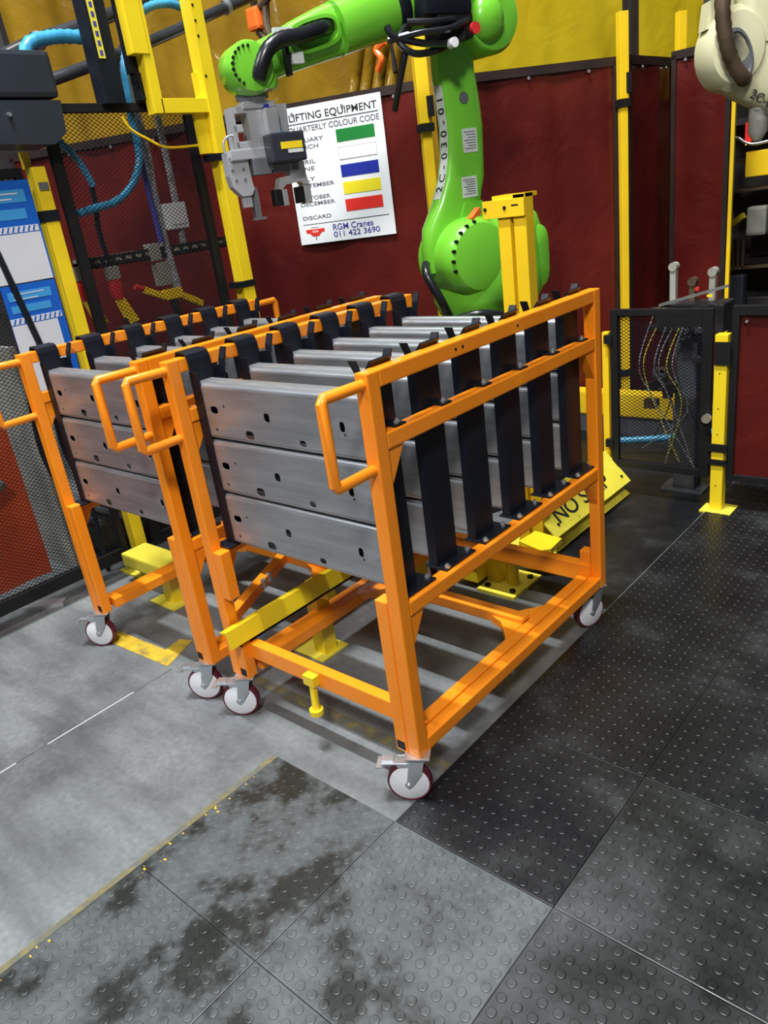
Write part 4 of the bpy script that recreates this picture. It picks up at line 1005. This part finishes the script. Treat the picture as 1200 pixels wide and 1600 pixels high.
# curtain close behind the fence, lower left
r = thing('welding_curtain', 'orange-red curtain behind the mesh at the lower left edge', 'curtain', (-2.36, -1.2, 0))
b, d, n = curtain((0, 0), (.0, 1.32), .12, 1.0, 'orange_curtain', wave=.012, seed=31); b.build('sheet', 'orange_curtain', r, smooth=True)
b = MB(); b.bar((0, 0, 1.01), (0, 1.34, 1.01), .02, .03); b.build('top_rail', 'black_flat', r)
b = MB(); b.tube([(.05, .9, .6), (.05, 1.1, .57), (.05, 1.22, .62)], .02); b.build('strap', 'alu_dark', r)
for y_, m_, x_ in ((.26, 'black_flat', -2.3), (.36, 'black', -2.32)):
    b = MB(); b.tube([(x_, y_, 1.0), (x_, y_ - .03, .7), (x_, y_ + .02, .4), (x_ - .02, y_ + .02, .01)], .022 if m_ == 'black_flat' else .012, n=8)
    tag(b.build('hanging_cable', m_, smooth=True), 'thick black cable hanging behind the lower left mesh' if m_ == 'black_flat' else 'thinner black cable hanging behind the lower left mesh', 'cable')
b = MB(); b.box(-3.4, -2.5, .3, .33, .0005, 1.15); tag(b.build('back_board', 'pale_block'), 'pale board behind the mesh at the left of the far cart', 'board')
r = thing('conveyor', 'dark low conveyor behind the mesh fence bottom', 'conveyor', (-2.62, .4, 0))
b = MB(); b.box(-.2, .2, 0, 1.3, .1, .2, bevel=.01); b.build('bed', 'machine_dark', r)
for k in range(12):
    b = MB(); b.cyl((-.18, .06 + k * .105, .215), (.18, .06 + k * .105, .215), .02, n=12); b.build('roller', 'alu_dark', r, smooth=True)
for yy in (.1, 1.2):
    b = MB(); b.box(-.15, .15, yy - .03, yy + .03, .0005, .1); b.build('leg', 'machine_dark', r)

# ------------------------------------------------------------------ items inside the left cell
r = thing('cable_tray', 'black perforated cable tray crossing behind the mesh fence', 'cable tray', (-2.3, .62, 1.46))
b = MB(); b.box(-.02, .02, 0, .95, -.03, -.026); b.box(.018, .02, 0, .95, -.03, .02); b.box(-.02, -.018, 0, .95, -.03, .02); b.build('tray', 'machine_dark', r)
b = MB()
for k in range(17): b.box(.0201, .0215, .03 + k * .055, .06 + k * .055, -.01, .004)
b.build('chain_links', 'pale_block', r)
b = MB(); b.box(-.015, .015, .0, .32, .005, .02); b.build('guide_strip', 'alu', r)
for k, (y_, z_, lab) in enumerate(((.62, 1.33, 'left red and yellow toggle clamp behind the mesh'), (.78, 1.31, 'middle red and yellow toggle clamp behind the mesh'))):
    r = thing('toggle_clamp', lab, 'clamp', (-2.28, y_, z_), 0, 'red and yellow clamps behind the mesh')
    b = MB(); b.box(-.02, .02, -.03, .03, .06, .12, bevel=.004); b.build('body', 'pale_block', r)
    b = MB(); b.rings([ring((0, 0, z), X_, Y_, .02, a, 16, 3) for z, a in ((.06, .025), (.03, .034), (-.01, .03), (-.03, .018))]); b.build('pad', 'red', r, smooth=True)
    b = MB(); b.prism([(-.015, -.03), (.02, -.02), (.075, -.14), (.02, -.15)], 'x', -.015, .015); b.build('arm', 'yellow', r)
    b = MB(); b.bar((0, .02, -.12), (0, .03, -.62), .025); b.build('stand', 'machine_dark', r)
r = thing('toggle_clamp', 'right yellow swing clamp with red tip behind the mesh', 'clamp', (-2.28, 1.08, 1.25), 0, 'red and yellow clamps behind the mesh')
b = MB(); b.box(-.02, .02, -.05, .05, -.02, .03, bevel=.004); b.build('body', 'yellow', r)
b = MB(); b.bar((0, -.05, .0), (0, -.16, .05), .03); b.bar((0, .03, .0), (0, .16, -.07), .03); b.build('arm', 'yellow', r)
b = MB(); b.cyl((0, -.14, .045), (0, -.2, .07), .015); b.build('tip', 'red', r)
b = MB(); b.bar((0, 0, -.02), (0, 0, -.6), .03); b.build('stand', 'machine_dark', r)
for nm_, pts, rad, mt, lab, cat in (
    ('cable_bundle', [(-2.3, 1.1, 2.3), (-2.3, 1.12, 1.93), (-2.3, 1.11, 1.73), (-2.3, 1.11, 1.52), (-2.29, 1.12, 1.28)], .024, 'pale_band', 'pale sleeved cable bundle hanging behind the mesh, nearer the camera', 'cable'),
    ('cable_bundle', [(-2.3, 1.23, 2.3), (-2.3, 1.23, 1.92), (-2.3, 1.23, 1.75), (-2.3, 1.22, 1.45)], .016, 'pale_band', 'thin sleeved cable hanging above the small white junction box', 'cable'),
    ('cable_bundle', [(-2.26, 1.06, 2.1), (-2.26, 1.06, 1.8), (-2.26, 1.07, 1.5)], .014, 'ink_blue', 'dark blue cable beside the pale sleeved bundle', 'cable'),
    ('air_hose', [(-2.35, .64, 2.24), (-2.35, .7, 2.34), (-2.35, .79, 2.37), (-2.35, .88, 2.38), (-2.35, 1.0, 2.38)], .028, 'blue_hose', 'thick blue hose arching behind the black boxes at top left', 'hose'),
    ('air_hose', [(-2.2, 1.19, 2.46), (-2.22, 1.12, 2.42), (-2.2, 1.07, 2.31), (-2.2, 1.04, 2.24), (-2.2, 1.03, 2.16), (-2.2, 1.02, 2.05), (-2.2, 1.02, 1.92), (-2.2, 1.0, 1.84), (-2.2, .94, 1.76), (-2.2, .84, 1.7), (-2.2, .72, 1.68), (-2.2, .6, 1.66)], .017, 'blue_hose', 'long light blue hose looping down and left across the mesh', 'hose'),
    ('air_hose', [(-2.2, .6, 1.98), (-2.2, .66, 1.94), (-2.2, .71, 1.87), (-2.2, .74, 1.8), (-2.2, .75, 1.77)], .014, 'blue_hose', 'short blue hose curving down from the black boxes', 'hose'),
    ('air_hose', [(-2.22, .75, 1.77), (-2.22, .75, 1.71), (-2.25, .75, 1.59), (-2.27, .77, 1.46)], .012, 'rubber_hose', 'black hose continuing below the short blue hose', 'hose'),
    ('air_hose', [(-2.2, 1.16, 2.42), (-2.2, 1.2, 2.46), (-2.2, 1.27, 2.49), (-2.2, 1.36, 2.5), (-2.2, 1.42, 2.49)], .018, 'blue_hose', 'bright blue hose at the top near the stout yellow post', 'hose'),
    ('cable', [(-2.12, .92, 2.03), (-2.12, .95, 1.98), (-2.12, 1.02, 1.94), (-2.12, 1.12, 1.9), (-2.1, 1.3, 1.9)], .006, 'yellow', 'thin orange-yellow cable slung to the stout yellow post', 'cable')):
    b = MB(); b.tube(pts, rad, n=10, beads=.08 if 'hose' in nm_ else .04); tag(b.build(nm_, mt, smooth=True), lab, cat)
b = MB(); b.box(-2.33, -2.27, 1.13, 1.26, 1.55, 1.67, bevel=.004); b.box(-2.29, -2.265, 1.15, 1.24, 1.57, 1.65, bevel=.002); tag(b.build('junction_box', 'nylon'), 'small white junction box behind the mesh fence', 'box')
b = MB(); b.box(-2.32, -2.27, 1.0, 1.06, 1.42, 1.5, bevel=.004); b.box(-2.32, -2.27, 1.02, 1.09, 1.3, 1.41, bevel=.004); tag(b.build('valve_block', 'pale_block'), 'grey-white valve block below the junction box', 'valve')

# overhead
r = thing('sensor_box', 'upper dark grey box at the top left corner', 'box', (-2.15, .2, 2.1))
b = MB(); b.box(-.1, .06, -.15, .44, .0, .17, bevel=.02); b.build('housing', 'grey_box', r)
b = MB(); b.cyl((.06, .17, .06), (.07, .17, .06), .01); b.build('screw', 'zinc', r)
r = thing('sensor_box', 'lower dark grey box at the top left corner, tapering down', 'box', (-2.15, .2, 1.95))
b = MB(); b.prism([(-.15, .0), (.36, -.02), (.42, .02), (.43, .14), (-.15, .14)], 'x', -.1, .07); b.build('housing', 'grey_box', r)
b = MB(); b.cyl((.07, .2, .09), (.08, .2, .09), .008); b.build('screw', 'zinc', r)
r = thing('guide_profile', 'black overhead profile with yellow and purple strip at the upper left', 'profile', (-2.15, .9, 2.08))
b = MB(); b.box(-.04, .04, -.045, .055, .0, .75, bevel=.004); b.build('profile', 'black', r)
b = MB(); b.box(.04, .043, -.03, .0, .17, .75); b.build('marker_strip', 'yellow_worn', r)
b = MB()
for k in range(16): b.box(.0431, .044, -.022, -.008, .18 + k * .035, .2 + k * .035)
b.build('strip_marks', 'ink_blue', r)
b = MB(); b.box(-2.16, -2.1, 1.03, 1.13, 2.09, 2.2, bevel=.004); tag(b.build('clamp_block', 'black_flat'), 'black block joining the fence top to the yellow upright', 'clamp')
b = MB(); b.box(-2.16, -2.12, 1.02, 1.06, 2.2, 2.7); tag(b.build('thin_upright', 'black_flat'), 'thin black upright behind the yellow upright at the top', 'upright')
for q, rad, lab in (([(-2.3, .55, 2.15), (-2.3, .97, 2.27), (-2.3, 1.38, 2.4), (-2.3, 1.67, 2.5), (-2.3, 2.2, 2.68)], .026, 'lower of two dark conduit pipes slanting across the top left'), ([(-2.38, .5, 2.26), (-2.38, .75, 2.36), (-2.38, 1.05, 2.45), (-2.38, 1.5, 2.6)], .03, 'upper of two dark conduit pipes slanting across the top left')):
    r = thing('conduit_pipe', lab, 'pipe', (0, 0, 0), 0, 'slanting dark conduit pipes'); b = MB(); b.tube(q, rad, n=14); b.build('pipe', 'pipe', r, smooth=True)
    for t in (.35, .62, .8):
        i = int(t * (len(q) - 1)); f_ = t * (len(q) - 1) - i; p = Vector(q[i]).lerp(Vector(q[min(i + 1, len(q) - 1)]), f_); d_ = (Vector(q[min(i + 1, len(q) - 1)]) - Vector(q[i])).normalized()
        b = MB(); b.cyl(p - d_ * .012, p + d_ * .012, rad * 1.25); b.build('pipe_clamp', 'zinc', r, smooth=True)
r = thing('stored_machine', 'dim grey machinery behind the upper left corner', 'machine', (-3.2, .5, 0))
b = MB(); b.box(-.5, .1, -.4, .5, 2.35, 2.9, bevel=.05); b.build('body', 'machine_grey', r)
b = MB(); b.cyl((.1, -.1, 2.5), (.1, -.1, 3.0), .08); b.cyl((.1, .2, 2.5), (.1, .2, 3.0), .07); b.build('cylinder', 'machine_dark', r, smooth=True)
b = MB(); b.box(-.3, -.2, -.1, .0, .0005, 2.35); b.build('column', 'machine_dark', r)
r = thing('hoist_fitting', 'rusty orange and black fitting behind the red curtain top, left of the robot forearm', 'fitting', (-2.72, 2.35, 2.45))
b = MB(); b.box(-.05, .05, -.04, .04, .1, .22, bevel=.02); b.build('cap', 'orange_plastic', r)
for q in ([(0, 0, .1), (.03, .02, .02), (-.02, .0, -.08), (.03, 0, -.15)], [(.1, .02, .3), (.08, 0, .12), (.12, 0, .0)], [(0, 0, .2), (.14, 0, .25), (.2, 0, .4)]):
    b = MB(); b.tube(q, .022, n=8); b.build('linkage', 'machine_brown', r, smooth=True)
b = MB(); b.bar((0, 0, .2), (0, 0, .9), .03); b.build('hanger', 'machine_dark', r)
r = thing('hoist_fitting', 'tan bundle and orange hook hanging behind the robot elbow cables', 'fitting', (-2.05, 2.62, 2.1))
for k in range(4):
    b = MB(); b.tube([(-.25 + k * .1, .0, .02), (-.22 + k * .1, .03, .15), (-.15 + k * .1, .02, .3), (-.1 + k * .09, 0, .42)], .035, n=10); b.build('rolled_sheet', 'amber_curtain', r, smooth=True)
b = MB(); b.tube([(.02, -.05, .12), (.06, -.06, .17), (.03, -.06, .22), (.09, -.05, .25)], .018, n=8); b.build('hook', 'orange_plastic', r, smooth=True)
b = MB(); b.bar((.1, 0, .1), (.1, 0, .9), .02); b.build('hanger', 'machine_dark', r)
